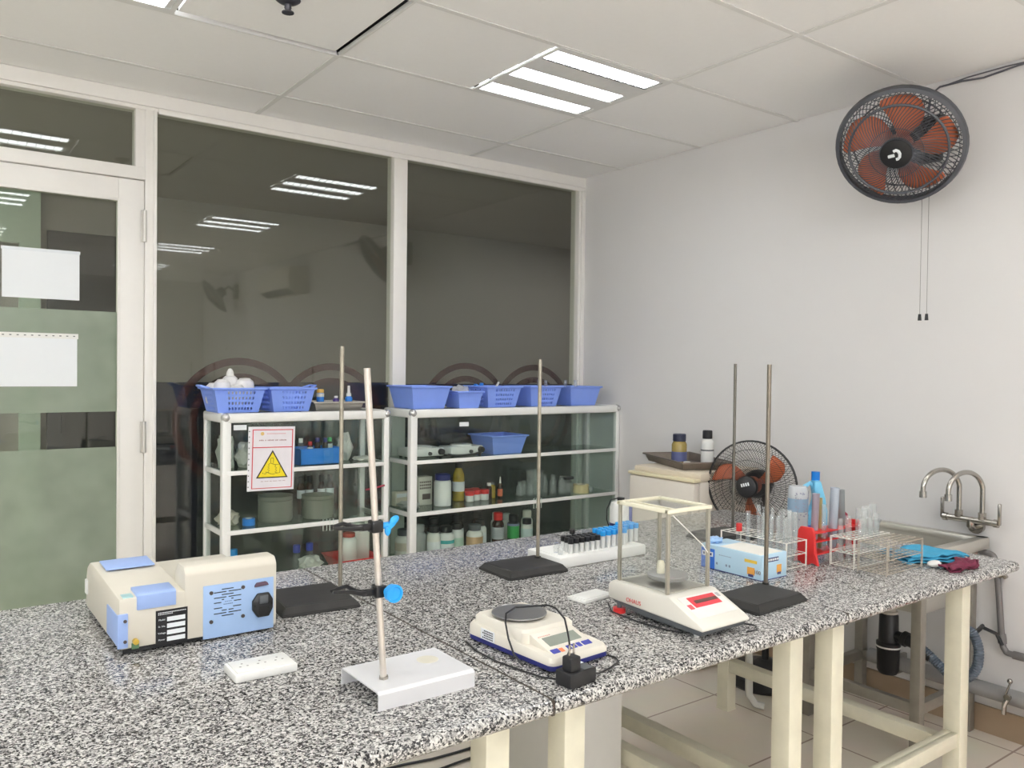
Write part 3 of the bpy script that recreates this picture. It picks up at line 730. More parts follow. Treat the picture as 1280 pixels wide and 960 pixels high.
G().cyl((0, 0, .08), (0, 0, .118), .006, .0025, 10).done('tip', OFFW, t)
def clearjar(label, x, y, r, h, lidm=None, stop=False, z=Y2, group='clear glass bottles on the middle shelf'):
    t = thing('glass_bottle', label, 'bottle', (x, y, z+.0005), 0, group)
    hb = h*.78
    G().lathe([(0, 0), (r*.94, 0), (r, .003), (r, hb*.8), (r*.6, hb*.97), (r*.55, h*.85), (r*.68, h*.87), (r*.5, h*.87), (r*.48, hb*.95), (r*.9, hb*.78), (r*.9, .006), (0, .005)], n=18).done('body', LABG, t)
    if lidm is not None:
        G().lathe([(0, h*.86), (r*1.02, h*.86), (r*1.02, h), (0, h)], n=20).done('lid', lidm, t)
    else:
        G().lathe([(0, h*.8), (r*.46, h*.84), (r*.5, h*.88), (r*.72, h*.90), (r*.72, h*.985), (r*.6, h), (0, h)], n=14).done('stopper', LABG, t)
    return t
for n, (x, y) in enumerate(((-.625, -.22), (-.585, -.205), (-.565, -.24))):
    clearjar(('first of the three short clear jars before the stand rod', 'middle one of the three short clear jars before the stand rod', 'third short clear jar, nearest the stand rod')[n], x, y, .02, .085)
for n, (x, y) in enumerate(((-.43, -.20), (-.40, -.245), (-.368, -.285))):
    clearjar(('stoppered clear bottle just past the stand rod', 'stoppered clear bottle, middle of the three past the stand rod', 'stoppered clear bottle next to the black lidded jar')[n], x, y, .022, .112)
clearjar('wide clear jar with a flat black lid', -.30, -.25, .042, .093, BLACK)
t = thing('beaker', 'large clear beaker behind the stand rod', 'beaker', (-.515, -.22, Y2+.0005))
G().lathe([(0, 0), (.045, 0), (.05, .008), (.05, .13), (.056, .14), (.054, .14), (.047, .13), (.047, .01), (0, .004)], n=24).done('body', LABG, t)
t = thing('tape_roll', 'roll of yellowish masking tape on the middle shelf', 'tape', (-.235, -.305, Y2+.0005))
G().lathe([(.032, 0), (.046, 0), (.046, .05), (.032, .05), (.032, 0)], n=28).done('tape', TAPE, t)
G().lathe([(.029, .001), (.032, .001), (.032, .051), (.029, .051), (.029, .001)], n=28).done('core', CARD, t)
for n, (x, y) in enumerate(((-.16, -.30), (-.125, -.27), (-.15, -.235))):
    o = G().lathe([(0, 0), (.016, 0), (.016, .022), (.014, .022), (.014, .003), (0, .003)], (x, y, Y2+.0005), 14).done('glass_dish', LABG)
    tag(o, ('little clear dish by the masking tape', 'little clear dish farthest along the middle shelf', 'little clear dish behind the other two')[n], 'dish', 'little dishes past the masking tape')
row = [(-1.372, -.22, .046, .150, CLEARPL, DGREY, [(.28, .56, mat('pale_print_label', (.66, .60, .50), .6))], 'round reagent jar with a dark cap behind the cabinet post'),
       (-1.278, -.205, .043, .160, BAG, BAG, None, 'tall clear plastic container behind the cabinet post'),
       (-1.222, -.27, .036, .160, CLEARPL, BLACK, [(.15, .5, PAPER)], 'white jar with a tall black cap just past the cabinet post'),
       (-1.143, -.265, .043, .150, WHITE, BLACK, [(.40, .52, TEAL), (.1, .38, PAPER)], 'white jar with a teal band and black cap'),
       (-1.055, -.23, .038, .150, WHITE, BLACK, [(.2, .5, mat('mint_label', (.55, .72, .62), .6))], 'white jar with a pale mint label behind the teal banded jar'),
       (-.972, -.28, .045, .142, CLEARPL, DGREY, [(.22, .56, BEIGE)], 'broad jar with a tan label and grey cap'),
       (-.895, -.22, .036, .152, WHITE, BLACK, [(.2, .55, PAPER)], 'white bottle between the tan labelled jar and the brown bottle'),
       (-.810, -.27, .033, .190, AMBER, RED, [(.24, .58, PAPER), (.26, .56, PAPER)], 'dark brown bottle with a red cap and white label'),
       (-.690, -.25, .034, .165, mat('black_bottle', (.02, .02, .025), .3), BLACK, [(.2, .62, GREEN), (.62, .7, mat('grey_blue_band', (.25, .28, .42), .5))], 'black bottle with a bright green label'),
       (-.620, -.285, .034, .140, CLEARPL, BLACK, [(.25, .62, mat('pale_blue_label', (.62, .74, .74), .6))], 'pale bottle with a black cap next to the green labelled bottle'),
       (-.735, -.15, .034, .165, WHITE, WHITE, None, 'plain white bottle behind the dark brown one'),
       (-.655, -.14, .030, .150, WHITE, WHITE, None, 'plain white bottle behind the green labelled bottle'),
       (-.555, -.20, .034, .168, CLEARPL, OFFW, None, 'cream capped white bottle at the end of the row'),
       (-1.16, -.165, .036, .178, AMBER, BLACK, [(.3, .6, PAPER)], 'dark bottle standing behind the teal banded jar'),
       (-1.005, -.155, .036, .180, AMBER, BLACK, [(.3, .6, PAPER)], 'dark bottle standing behind the tan labelled jar'),
       (-.86, -.145, .034, .185, AMBER, BLACK, [(.3, .6, PAPER)], 'tall dark bottle behind the red capped one')]
for x, y, r, h, bm_, cm, lb, lab in row:
    bottle(lab, x, y, Y3, r, h, bm_, cm, lb, neck=.62, caph=.22, shoulder=.16, group='reagent bottles on the lowest visible shelf')

# ------------------------------------------------------------------ small fridge with tray and bottles
t = thing('mini_fridge', 'cream half height fridge in the corner beside the wider cabinet', 'fridge', (-.255, -1.185, 0))
fm = mat('fridge_cream', (.74, .69, .62), .4, vary=.03)
G().bx(-.20, .235, -.215, .215, .03, .895, .012).done('body', fm, t)
G().bx(-.205, .24, -.218, .218, .895, .935, .010).done('top', mat('fridge_top', (.70, .62, .50), .45, vary=.05), t)
d = G().bx(-.243, -.203, -.213, .213, .07, .89, .010).done('door', fm, t)
G().bx(-.250, -.243, -.20, -.18, .55, .80, .003).done('handle', mat('fridge_handle', (.55, .50, .44), .4), d)
G().bx(-.247, -.203, -.218, .218, .893, .908, .003).done('door_trim', mat('fridge_trim', (.80, .72, .50), .4), d)
for sx in (-.17, .2):
    for sy in (-.18, .18): G().cyl((sx, sy, 0), (sx, sy, .032), .018).done('foot', BLACK, t)
tray('dark steel tray holding two bottles on top of the fridge', -.24, -1.12, .936, .26, .48, .036, -.41, mat('tarnished_steel', (.26, .22, .19), .4, .7, vary=.2))
fz = .939
bottle('squat amber and blue jar with a dark cap on the fridge', -.205, -1.04, fz, .039, .148, mat('amber_jar', (.36, .27, .08), .25), mat('dark_navy_cap', (.03, .035, .07), .4), [(.05, .38, mat('slate_blue_label', (.12, .14, .30), .5))], neck=.72, caph=.26, name='reagent_jar', cat='jar')
bottle('white bottle with a black cap on the fridge', -.197, -1.219, fz, .032, .178, WHITE, BLACK, [(.42, .46, DGREY)], neck=.62, caph=.24, name='reagent_bottle')
tag(G().lathe([(0, 0), (.016, 0), (.018, .012), (.012, .014), (0, .014)], (-.235, -1.12, fz), 16).done('jar_lid', WHITE), 'small white lid lying between the two fridge bottles', 'lid')

# ------------------------------------------------------------------ instrument with blue panels
t = thing('spectrophotometer', 'cream bench instrument with light blue panels and a black power inlet', 'instrument', (-2.918, -1.915, T))
IV = mat('instrument_ivory', (.67, .63, .545), .45, vary=.015)
g = G()
g.prism([(-.195, .014), (-.195, .121), (.10, .133), (.15, .131), (.182, .115), (.195, .085), (.195, .014)], 'x', -.165, -.030, .006)
g.done('lamp_housing', IV, t)
G().prism([(-.13, .014), (-.13, .104), (.19, .104), (.195, .014)], 'x', -.034, .165, .004).done('deck', IV, t)
G().prism([(-.195, .012), (-.195, .155), (-.183, .170), (-.135, .170), (-.110, .150), (-.110, .012)], 'x', -.034, .171, .005).done('rear_block', IV, t)
G().bx(-.155, .162, -.185, .188, .004, .016).done('base_plate', BLACK, t)
g = G()
for sx in (-.14, .145):
    for sy in (-.165, .165): g.cyl((sx, sy, 0), (sx, sy, .006), .012)
g.done('foot', BLACK, t)
G().prism([(-.150, .1328), (-.045, .1328), (-.045, .1362), (-.150, .1362)], 'y', .03, .115, .001).done('cover_inlay', LBLUE, t).rotation_euler = (.04, 0, 0)
lid = G().prism([(-.199, .094), (-.199, .1245), (-.193, .1275), (-.135, .1295), (-.135, .120), (-.190, .118), (-.190, .094)], 'x', -.130, -.052, .0015).done('hinged_lid', LBLUE, t)
G().bx(-.156, -.136, -.19, -.165, .1205, .124).done('teal_sticker', mat('teal_sticker', (.38, .60, .62), .4), t)
pl = G().bx(-.1675, -.163, -.196, -.08, .022, .086, .004).bx(-.1675, -.147, -.1985, -.193, .018, .090, .002).done('corner_panel', LBLUE, t)
sc_ = G()
for z in (.075, .032): sc_.cyl((-.153, -.198, z), (-.153, -.2003, z), .0035, n=12)
sc_.done('screw', mat('dark_screw', (.12, .10, .10), .35, .6), pl)
G().bx(-.1695, -.162, .165, .185, .05, .085, .002).done('side_clip', WHITE, t)
G().cyl((-.133, -.194, .030), (-.133, -.206, .030), .006, n=14).done('brass_knob', mat('brass', (.75, .52, .10), .3, .6), t)
G().bx(-.140, -.126, -.1985, -.194, .014, .026).done('green_terminal', mat('green_terminal', (.10, .20, .10), .5), t)
# black data plate
dp = G().bx(-.0925, -.0275, -.1957, -.1945, .0135, .0855).bx(-.091, -.029, -.1966, -.1955, .015, .084).done('data_plate', [BLACK], t)
gg = G()
for k in range(4): gg.bx(-.070, -.033, -.1976, -.1964, .018+k*.0142, .0272+k*.0142)
gg.done('value_field', PAPER, dp)
gg = G()
for k, w_ in enumerate(('Power', 'Voltage', 'Sr. No.', 'Model')): gg.text(w_, .0052, FX(-.0805, -.1968, .0226+k*.0142))
gg.done('lettering', PAPER, dp)
gg = G()
for k, n in enumerate((17, 9)):
    for i in range(n): gg.bx(-.088+i*.0034, -.0858+i*.0034, -.1972, -.1964, -k*.0035+.0795, -k*.0035+.0812)
gg.done('maker_line', PAPER, dp)
# blue rear panel with vents, sockets
bp = G().bx(.005, .163, -.1968, -.1945, .006, .124, .003).done('vent_panel', mat('vent_panel_blue', (.36, .52, .80), .45), t)
gg = G(); yv = -.1972
vrows = [(.112, (.045, .071)), (.106, (.028, .055), (.060, .088)), (.100, (.045, .071)), (.094, (.028, .055), (.060, .088)), (.089, (.045, .050), (.066, .071)), (.083, (.028, .044), (.072, .088)),
         (.071, (.028, .046), (.070, .088)), (.065, (.045, .056), (.060, .071)), (.059, (.028, .055), (.060, .088)), (.053, (.045, .071))]
for r in vrows:
    for a, b in r[1:]: gg.bx(a, b, yv, -.196, r[0]-.001, r[0]+.001)
gg.done('vent', BLACK, bp)
gg = G()
for x, z in ((.022, .107), (.092, .110), (.022, .043), (.092, .045)): gg.cyl((x, -.1965, z), (x, -.199, z), .0042, n=12)
gg.done('screw', MATS['dark_screw'], bp)
gg = G()
for i in range(7): gg.bx(.049+i*.003, .051+i*.003, yv, -.1966, .077, .079)
for i in range(4): gg.bx(.052+i*.004, .0545+i*.004, yv, -.1966, .083, .0845)
gg.done('caution_print', mat('print_blue', (.10, .14, .30), .6), bp)
gg = G().prism([(.118, .106), (.150, .108), (.147, .114), (.143, .1165), (.123, .1155), (.119, .111)], 'y', -.2005, -.196).done('serial_port', mat('port_metal', (.16, .10, .14), .4, .5), bp)
so = G().prism([(.124, .037), (.150, .037), (.159, .055), (.159, .075), (.150, .091), (.124, .091), (.112, .075), (.112, .055)], 'y', -.205, -.1965, .002).done('power_inlet', BLACK, bp)
G().bx(.127, .147, -.2075, -.204, .068, .087, .002).done('rocker_switch', DGREY, so)
t_in = G().prism([(.128, .041), (.146, .041), (.149, .048), (.149, .062), (.125, .062), (.125, .048)], 'y', -.2056, -.2045)
t_in.cyl((.116, -.2045, .065), (.116, -.2065, .065), .0028, n=10); t_in.cyl((.155, -.2045, .066), (.155, -.2065, .066), .0028, n=10)
# ------------------------------------------------------------------
t_in.done('socket_face', mat('socket_black', (.004, .004, .004), .6), t)

# ------------------------------------------------------------------ clamp stands
def stand(label, cx, cy, w, d, rz, rod, ztop, m=IRON, rodm=ROD, rr=.0056):
    t = thing('retort_stand', label, 'stand', (cx, cy, T), rz, 'black based rod stands')
    g = G(); tb = bmesh.new(); k = .014
    L0_ = [(-w/2, -d/2), (w/2, -d/2), (w/2, d/2), (-w/2, d/2)]
    L1_ = [(-w/2+k, -d/2+k), (w/2-k, -d/2+k), (w/2-k, d/2-k), (-w/2+k, d/2-k)]
    rings = [[tb.verts.new((a, b, z)) for a, b in P] for P, z in ((L0_, 0), (L0_, .006), (L1_, .023))]
    for A, B in zip(rings, rings[1:]):
        for i in range(4): tb.faces.new((A[i], A[(i+1) % 4], B[(i+1) % 4], B[i]))
    tb.faces.new(rings[0][::-1]); tb.faces.new(rings[-1])
    bmesh.ops.bevel(tb, geom=list(tb.edges), offset=.002, segments=2, affect='EDGES')
    g.add(tb); g.done('base', m, t)
    c, s = math.cos(-rz), math.sin(-rz); dx, dy = rod[0]-cx, rod[1]-cy
    lx, ly = dx*c-dy*s, dx*s+dy*c
    g = G().cyl((lx, ly, .02), (lx, ly, ztop-T), rr, n=14); g.done('rod', rodm, t)
    G().cyl((lx, ly, .022), (lx, ly, .028), rr*1.7, n=6).done('nut', m, t)
    return t
stand('black based stand beside the blue panelled instrument', -2.60, -1.95, .20, .205, -.09, (-2.512, -1.941), 1.467)
stand('black based stand before the wider glass cabinet', -1.935, -1.985, .215, .17, -.03, (-1.856, -1.954), 1.443)
stand('black based stand right beside the draft shield balance', -1.62, -2.60, .225, .155, .06, (-1.525, -2.553), 1.433, rr=.006, rodm=mat('brown_rod', (.22, .19, .155), .4, .75, vary=.25, scale=60))
stand('black based stand at the rear bench edge before the floor fan', -1.03, -2.0, .21, .165, -.03, (-.954, -1.985), 1.442, rodm=mat('dark_rod', (.16, .15, .13), .4, .7, vary=.2))
t = thing('retort_stand', 'white plated stand with two blue knobbed clamps on a leaning rod', 'stand', (-2.662, -2.578, T), 0)
g = G(); W_, D_ = .102, .078
WH = mat('white_coated_steel', (.70, .70, .72), .32, vary=.02)
g.prism([(-D_, 0), (-D_, .028), (-D_+.006, .033), (D_-.006, .033), (D_, .028), (D_, 0), (D_-.003, 0), (D_-.003, .027), (D_-.007, .030), (-D_+.007, .030), (-D_+.003, .027), (-D_+.003, 0)], 'x', -W_, W_)
g.done('base', WH, t)
G().lathe([(0, 0), (.022, 0), (.016, .0006), (0, .0006)], (.055, .02, .0331), 18).done('yellow_stain', mat('faint_yellow_stain', (.68, .65, .55), .5), t)
p0, p1 = Vector((-.062, -.021, .02)), Vector((-.102, -.021, .607))
G().cyl(p0, p1, .0062, n=14).done('rod', RODW, t)
G().cyl((-.0625, -.021, .033), (-.063, -.021, .038), .009, n=6).done('nut', DSTEEL, t)
def rodpt(z): return p0+(p1-p0)*((z-p0.z)/(p1.z-p0.z))
def clamp(z, wing, length, up):
    c = rodpt(z); g = G()
    g.box(c, (.022, .024, .022), .003); g.box((c.x-.02, c.y, c.z), (.03, .012, .012), .003)
    for s in (-1, 1):
        g.tube([(c.x-.03, c.y+s*.004, c.z), (c.x-.042, c.y+s*.012, c.z+up*.3), (c.x-.06, c.y+s*.011, c.z+s*.003+up), (c.x-length, c.y+s*.004, c.z+up)], [.005, .0045, .004, .0028], 8)
    cl = g.done('clamp', mat('black_clamp', (.018, .018, .02), .3, .3), t)
    g = G()
    if wing:
        g.cyl((c.x+.012, c.y-.004, c.z), (c.x+.022, c.y-.010, c.z+.002), .006); g.sph((c.x+.020, c.y-.01, c.z-.008), .008, (.8, .6, 1.3), 8); g.sph((c.x+.032, c.y-.012, c.z+.010), .008, (1.4, .6, .9), 8, (0, -.6, 0))
        g.box((c.x+.026, c.y-.011, c.z+.002), (.018, .008, .012), .003, (0, -.7, 0))
    else:
        g.cyl((c.x+.010, c.y-.012, c.z), (c.x+.012, c.y-.022, c.z), .008); g.cyl((c.x+.0125, c.y-.022, c.z), (c.x+.0145, c.y-.032, c.z), .0155, .0165, 22); g.lathe([(0, 0), (.012, 0), (.0135, .003), (.0165, .003), (.0165, 0)], (c.x+.0146, c.y-.0322, c.z), 22, Euler((PI/2, 0, 0)).to_matrix().to_4x4())
    g.done('clamp_knob', CYAN, cl)
clamp(.318, True, .085, .006); clamp(.198, False, .092, .012)
o = G().tube([(-1.675, -.390, .828), (-1.63, -.390, .832), (-1.575, -.390, .842)], .0045, 8).done('plastic_stick', mat('dark_red_glass', (.35, .03, .06), .3))
tag(o, 'thin dark red stick taped across the front of the smaller cabinet', 'stick')

# ------------------------------------------------------------------ small things on the bench
t = thing('socket_block', 'white three-way socket block lying flat before the instrument', 'socket', (-2.868, -2.350, T), -.02)
G().bx(-.062, .062, -.04, .04, 0, .017, .004).bx(-.056, .056, -.034, .034, .016, .0195, .002).done('body', WHITE, t)
g = G()
for k in (-.035, 0, .035):
    for dx, dy in ((-.007, -.006), (.007, -.006), (0, .009)): g.cyl((k+dx, dy, .019), (k+dx, dy, .0199), .0022, n=10)
g.done('pin_hole', mat('pale_grey_hole', (.35, .33, .32), .6), t)
t = thing('plastic_slab', 'flat white rectangular slab tucked behind the draft shield balance', 'slab', (-1.968, -2.325, T), .12)
G().bx(-.058, .058, -.032, .032, 0, .010, .003).done('plate', WHITE, t); G().bx(-.052, .052, -.026, .026, .0098, .012, .001).done('raised_rim', WHITE, t)

# top-loading scale
t = thing('laboratory_scale', 'cream top-loading scale with a navy base and round steel pan', 'scale', (-2.330, -2.553, T), .07)
SCM = mat('scale_cream', (.74, .70, .62), .42, vary=.012)
def rrect(w, d, r, n=5, cx=0, cy=0):
    P = []
    for sx, sy, a0 in ((1, -1, -PI/2), (1, 1, 0), (-1, 1, PI/2), (-1, -1, PI)):
        for k in range(n+1):
            a = a0+PI/2*k/n; P.append((cx+sx*(w-r)+r*math.cos(a), cy+sy*(d-r)+r*math.sin(a)))
    return P
G().prism(rrect(.083, .140, .016), 'z', .006, .017, .001).done('base', NAVY, t)
g = G(); tb = bmesh.new()
lv = []
for w_, d_, z_, f in ((.083, .140, .016, 0), (.0835, .1405, .022, 0), (.079, .136, .030, .0)):
    lv.append([tb.verts.new((x, y, z_+(max(0, (y+.14))/.28*.014 if z_ > .02 else 0))) for x, y in rrect(w_, d_, .016)])
for A, B in zip(lv, lv[1:]):
    for i in range(len(A)): tb.faces.new((A[i], A[(i+1) % len(A)], B[(i+1) % len(A)], B[i]))
tb.faces.new(lv[-1]); tb.faces.new(lv[0][::-1]); g.add(tb); g.done('lower_case', SCM, t)
g = G(); tb = bmesh.new(); lv = []
for w_, d_, z_ in ((.074, .089, .030), (.073, .088, .056), (.068, .083, .062)):
    lv.append([tb.verts.new((x, y+.043, z_)) for x, y in rrect(w_, d_, .014)])
for A, B in zip(lv, lv[1:]):
    for i in range(len(A)): tb.faces.new((A[i], A[(i+1) % len(A)], B[(i+1) % len(A)], B[i]))
tb.faces.new(lv[-1]); tb.faces.new(lv[0][::-1]); g.add(tb); g.done('weighing_block', SCM, t)
# sloping display ramp in front of the block
sl = math.atan2(.024, .088)
g = G().prism([(-.128, .026), (-.045, .054), (-.042, .050), (-.042, .028), (-.128, .022)], 'x', -.060, .060, .002); g.done('display_ramp', SCM, t)
def ramp(yc, lift): return (.026+(.054-.026)*(yc+.128)/.083)+lift
def ramp_plate(x0, x1, ya, yb, lift, th=.0012):
    g = G(); g.prism([(ya, ramp(ya, lift-th)), (ya, ramp(ya, lift)), (yb, ramp(yb, lift)), (yb, ramp(yb, lift-th))], 'x', x0, x1); return g
ramp_plate(-.045, .046, -.093, -.066, .0012).done('screen', mat('lcd_grey_green', (.28, .31, .27), .25), t)
for a, b in ((-.056, -.036), (-.012, -.002), (.003, .013), (.017, .028), (.033, .056)): ramp_plate(a, b, -.119, -.103, .0012).done('key', mat('indigo_key', (.05, .06, .38), .4), t)
ramp_plate(-.034, -.024, -.117, -.105, .0014).done('power_key', mat('coral_key', (.80, .22, .10), .4), t)
gg = G(); 
for i in range(7): gg.bx(-.050+i*.005, -.047+i*.005, -.0615, -.058, ramp(-.06, -.0005), ramp(-.06, .0006))
gg.done('model_print', mat('faint_red_print', (.72, .40, .34), .6), t)
G().lathe([(0, .060), (.010, .060), (.010, .066), (.055, .066), (.0615, .0672), (.0615, .0695), (.0605, .070), (.0595, .0692), (0, .0692)], (-.005, .052, 0), 40).done('pan', mat('pan_steel', (.46, .46, .47), .3, .9, vary=.04), t)
sp = G().bx(-.0847, -.0836, .042, .088, .017, .040).done('side_label', PAPER, t)
gg = G()
for k in range(4):
    for i in range(7 - k % 2): gg.bx(-.0852, -.0846, .047+i*.0053, .0505+i*.0053, .020+k*.005, .0225+k*.005)
gg.done('label_print', BLACK, sp)
g = G()
for sx in (-.068, .068):
    for sy in (-.12, .12): g.cyl((sx, sy, 0), (sx, sy, .0075), .010)
g.done('foot', BLACK, t)
# adapter and its cord
t = thing('plug_adapter', 'black plug adapter with two upright pins before the cream scale', 'adapter', (-2.388, -2.752, T), .10)
G().bx(-.036, .036, -.022, .022, 0, .030, .004).done('body', BLACK, t)
G().bx(-.030, -.002, -.016, .010, .029, .058, .004).done('plug_body', BLACK, t)
for x in (-.022, -.010): G().cyl((x, -.003, .056), (x, -.003, .080), .0021, n=10).done('pin', CHROME, t)
G().bx(.004, .028, -.019, .016, .0302, .0308).done('rating_plate', DGREY, t); G().bx(.014, .030, .008, .018, .0305, .0312).done('white_sticker', PAPER, t)
r_ = .0022
o = G().tube([(-2.402, -2.742, T+.052), (-2.392, -2.735, T+.055), (-2.372, -2.715, T+.052), (-2.345, -2.68, T+.058), (-2.315, -2.63, T+.082), (-2.300, -2.58, T+.091), (-2.295, -2.55, T+.088), (-2.310, -2.515, T+.080),
               (-2.345, -2.495, T+.078), (-2.385, -2.515, T+.076), (-2.408, -2.545, T+.068), (-2.422, -2.575, T+.045), (-2.426, -2.60, T+.020), (-2.424, -2.63, T+.004)], r_, 6)
o.tube([(-2.35, -2.752, T+.012), (-2.325, -2.748, T+.004), (-2.285, -2.738, T+.003), (-2.245, -2.722, T+.003), (-2.232, -2.70, T+.003), (-2.236, -2.68, T+.003)], r_, 6)
o.tube([(-2.437, -2.44, T+.003), (-2.452, -2.50, T+.003), (-2.452, -2.58, T+.003), (-2.440, -2.65, T+.003), (-2.428, -2.70, T+.003), (-2.420, -2.732, T+.008)], r_, 6)
adopt(o.done('cord', BLACK), t)

# balance with draft shield
t = thing('analytical_balance', 'white balance with a tall glass draft shield and red display', 'balance', (-1.918, -2.565, T))
BW = mat('balance_white', (.73, .705, .64), .42, vary=.015)
g = G().prism([(-.172, .022), (-.172, .031), (-.155, .040), (-.066, .080), (.120, .080), (.136, .070), (.138, .040), (.130, .031)], 'x', -.084, .084, .005); g.done('case', BW, t)
G().prism([(-.160, .010), (-.168, .023), (.126, .033), (.12, .024), (.02, .012)], 'x', -.078, .078, .002).done('underside', DGREY, t)
g = G()
for sx in (-.06, .06): g.cyl((sx, -.135, 0), (sx, -.135, .014), .006, .009)
g.done('foot', WHITE, t)
for sx in (-.074, .066): 
    G().cyl((sx, .105, 0), (sx, .105, .012), .016, n=20).done('levelling_foot', RED, t)
    G().cyl((sx, .105, .012), (sx, .105, .034), .006, n=10).done('foot_stem', DGREY, t)
G().bx(-.066, .066, -.050, .105, .0795, .082, .001).done('floor_plate', STEEL, t)
gx0, gx1, gy0, gy1, gz0, gz1 = -.076, .074, -.058, .112, .0805, .272
fr_ = G()
for a in ((gx0-.003, gx1+.003, gy0-.003, gy0+.010), (gx0-.003, gx1+.003, gy1-.010, gy1+.003), (gx0-.003, gx0+.012, gy0, gy1), (gx1-.012, gx1+.003, gy0, gy1)): fr_.bx(*a, gz1, gz1+.009, .002)
fr_.bx(gx0+.03, gx0+.036, gy0, gy1, gz1+.002, gz1+.008); 
fr_.done('shield_top_frame', mat('aged_cream', (.80, .76, .60), .45), t)
for px_, py_ in ((gx0, gy0), (gx1-.008, gy0), (gx0, gy1-.008), (gx1-.008, gy1-.008)):
    G().bx(px_, px_+.003, py_, py_+.008, gz0, gz1, .0006).bx(px_+.0045, px_+.008, py_, py_+.008, gz0, gz1, .0006).done('shield_post', mat('shield_post_metal', (.50, .47, .40), .35, .5, vary=.15), t)
G().bx(gx0+.004, gx1-.004, gy0-.001, gy0+.001, gz0, gz1).done('front_glass', SHIELD, t)
G().bx(gx0-.001, gx0+.001, gy0+.004, gy1-.004, gz0, gz1).done('side_glass', SHIELD, t)
G().bx(gx1-.001, gx1+.001, gy0+.004, gy1-.004, gz0, gz1).done('side_glass', SHIELD, t)
G().bx(gx0+.004, gx1-.004, gy1-.001, gy1+.001, gz0, gz1).done('back_glass', SHIELD, t)
G().bx(gx0+.012, gx1-.012, gy0+.01, gy1-.01, gz1+.003, gz1+.005).done('top_glass', SHIELD, t)
G().lathe([(0, .082), (.012, .082), (.012, .092), (.048, .094), (.050, .0975), (.050, .104), (.048, .1055), (0, .1055)], (.008, .02, 0), 36).done('pan', mat('bright_pan', (.40, .40, .41), .5, .6), t)
G().lathe([(0, .1055), (.010, .1055), (.010, .128), (.007, .136), (0, .138)], (-.006, .03, 0), 16).done('weight_knob', mat('ivory_piece', (.78, .74, .60), .4), t)
G().tube([(gx0+.012, gy0-.0025, gz1-.004), (gx1-.030, gy0-.0025, gz0+.105), (gx1-.012, gy0-.0025, gz0+.085)], .0014, 6).done('tape_crease', mat('white_crease', (.82, .82, .80), .5), t)
sl2 = (.080-.040)/(.155-.066)
def bz(y, lift): return .040+(y+.155)*sl2+lift
def bplate(x0, x1, ya, yb, lift): return G().prism([(ya, bz(ya, lift-.0015)), (ya, bz(ya, lift)), (yb, bz(yb, lift)), (yb, bz(yb, lift-.0015))], 'x', x0, x1)
bplate(-.064, .072, -.146, -.078, .001).done('control_film', mat('control_film_white', (.80, .79, .77), .35), t)
dsp = bplate(-.040, .052, -.116, -.084, .0018).done('display', mat('display_red', (.70, .06, .08), .35), t)
bplate(-.028, .050, -.105, -.096, .0024).done('screen', mat('dark_screen', (.14, .08, .07), .25), dsp)
bplate(-.060, -.046, -.118, -.104, .0018).done('red_badge', mat('badge_red', (.75, .10, .12), .4), t)
bplate(.058, .068, -.098, -.086, .0018).done('grey_badge', mat('grey_badge', (.45, .44, .44), .4), t)
M = Matrix.Translation((-.0846, .045, .042)) @ Euler((PI/2, 0, -PI/2)).to_matrix().to_4x4()
G().text('OHAUS', .015, M, .0004).done('maker_lettering', mat('lettering_red', (.55, .05, .05), .5), t)
o = G().tube([(-2.012, -2.44, T+.022), (-2.018, -2.46, T+.006), (-2.016, -2.55, T+.003), (-2.005, -2.63, T+.003), (-1.99, -2.67, T+.003)], .002, 6)
adopt(o.done('cord', BLACK), t)
o = G().tube([(-1.83, -2.66, T+.003), (-1.815, -2.70, T+.003), (-1.812, -2.735, T+.006), (-1.826, -2.752, T+.003), (-1.86, -2.748, T+.003)], .002, 6)
adopt(o.done('cord', BLACK), t)

# glove box
t = thing('glove_box', 'light blue box of disposable gloves behind the balance', 'box', (-1.378, -2.362, T))
GB = mat('box_pale_blue', (.50, .70, .85), .55, vary=.02)
G().bx(-.060, .060, -.112, .112, .001, .074, .001).done('carton', GB, t)
G().bx(-.0605, .0605, .060, .1125, .0005, .062).done('blue_corner', mat('box_royal_blue', (.03, .16, .62), .5), t)
G().bx(-.0608, -.0600, -.113, .1127, 0, .0022).bx(-.0608, .0608, -.1128, -.112, 0, .0022).done('dark_base_line', NAVY, t)
tb_ = mat('box_white', (.80, .82, .82), .55)
G().bx(-.0612, -.0602, .066, .108, .038, .052).done('side_logo_patch', tb_, t)
g = G()
for i in range(4): g.bx(-.0616, -.061, .098-i*.009, .104-i*.009, .041, .049)
g.done('side_logo_print', NAVY, t)
G().bx(-.0606, -.06, -.096, -.052, .047, .056).done('yellow_flag', mat('flag_yellow', (.80, .55, .08), .5), t)
g = G().bx(-.0607, -.06, -.088, -.062, .012, .034).bx(.012, .034, -.1128, -.112, .016, .040); g.done('orange_picture', mat('picture_orange', (.80, .38, .08), .5), t)
g = G().bx(-.0611, -.06, -.084, -.066, .006, .014).bx(.015, .031, -.1132, -.112, .011, .018); g.done('hand_picture', mat('picture_navy', (.05, .05, .16), .5), t)
g = G(); Mx = Matrix.Translation((-.0612, -.098, .023)) @ Euler((PI/2, 0, -PI/2)).to_matrix().to_4x4(); g.text('100', .016, Mx, .0002)
g.done('count_lettering', mat('count_ink', (.25, .18, .16), .6), t)
g = G()
for i in range(8): g.bx(-.0606, -.06, .040-i*.006, .0435-i*.006, .048, .050)
for i in (0, 3, 4): g.bx(-.0606, -.06, .048-i*.012, .054-i*.012, .018, .025)
g.done('fine_print', mat('print_slate', (.22, .28, .40), .6), t)
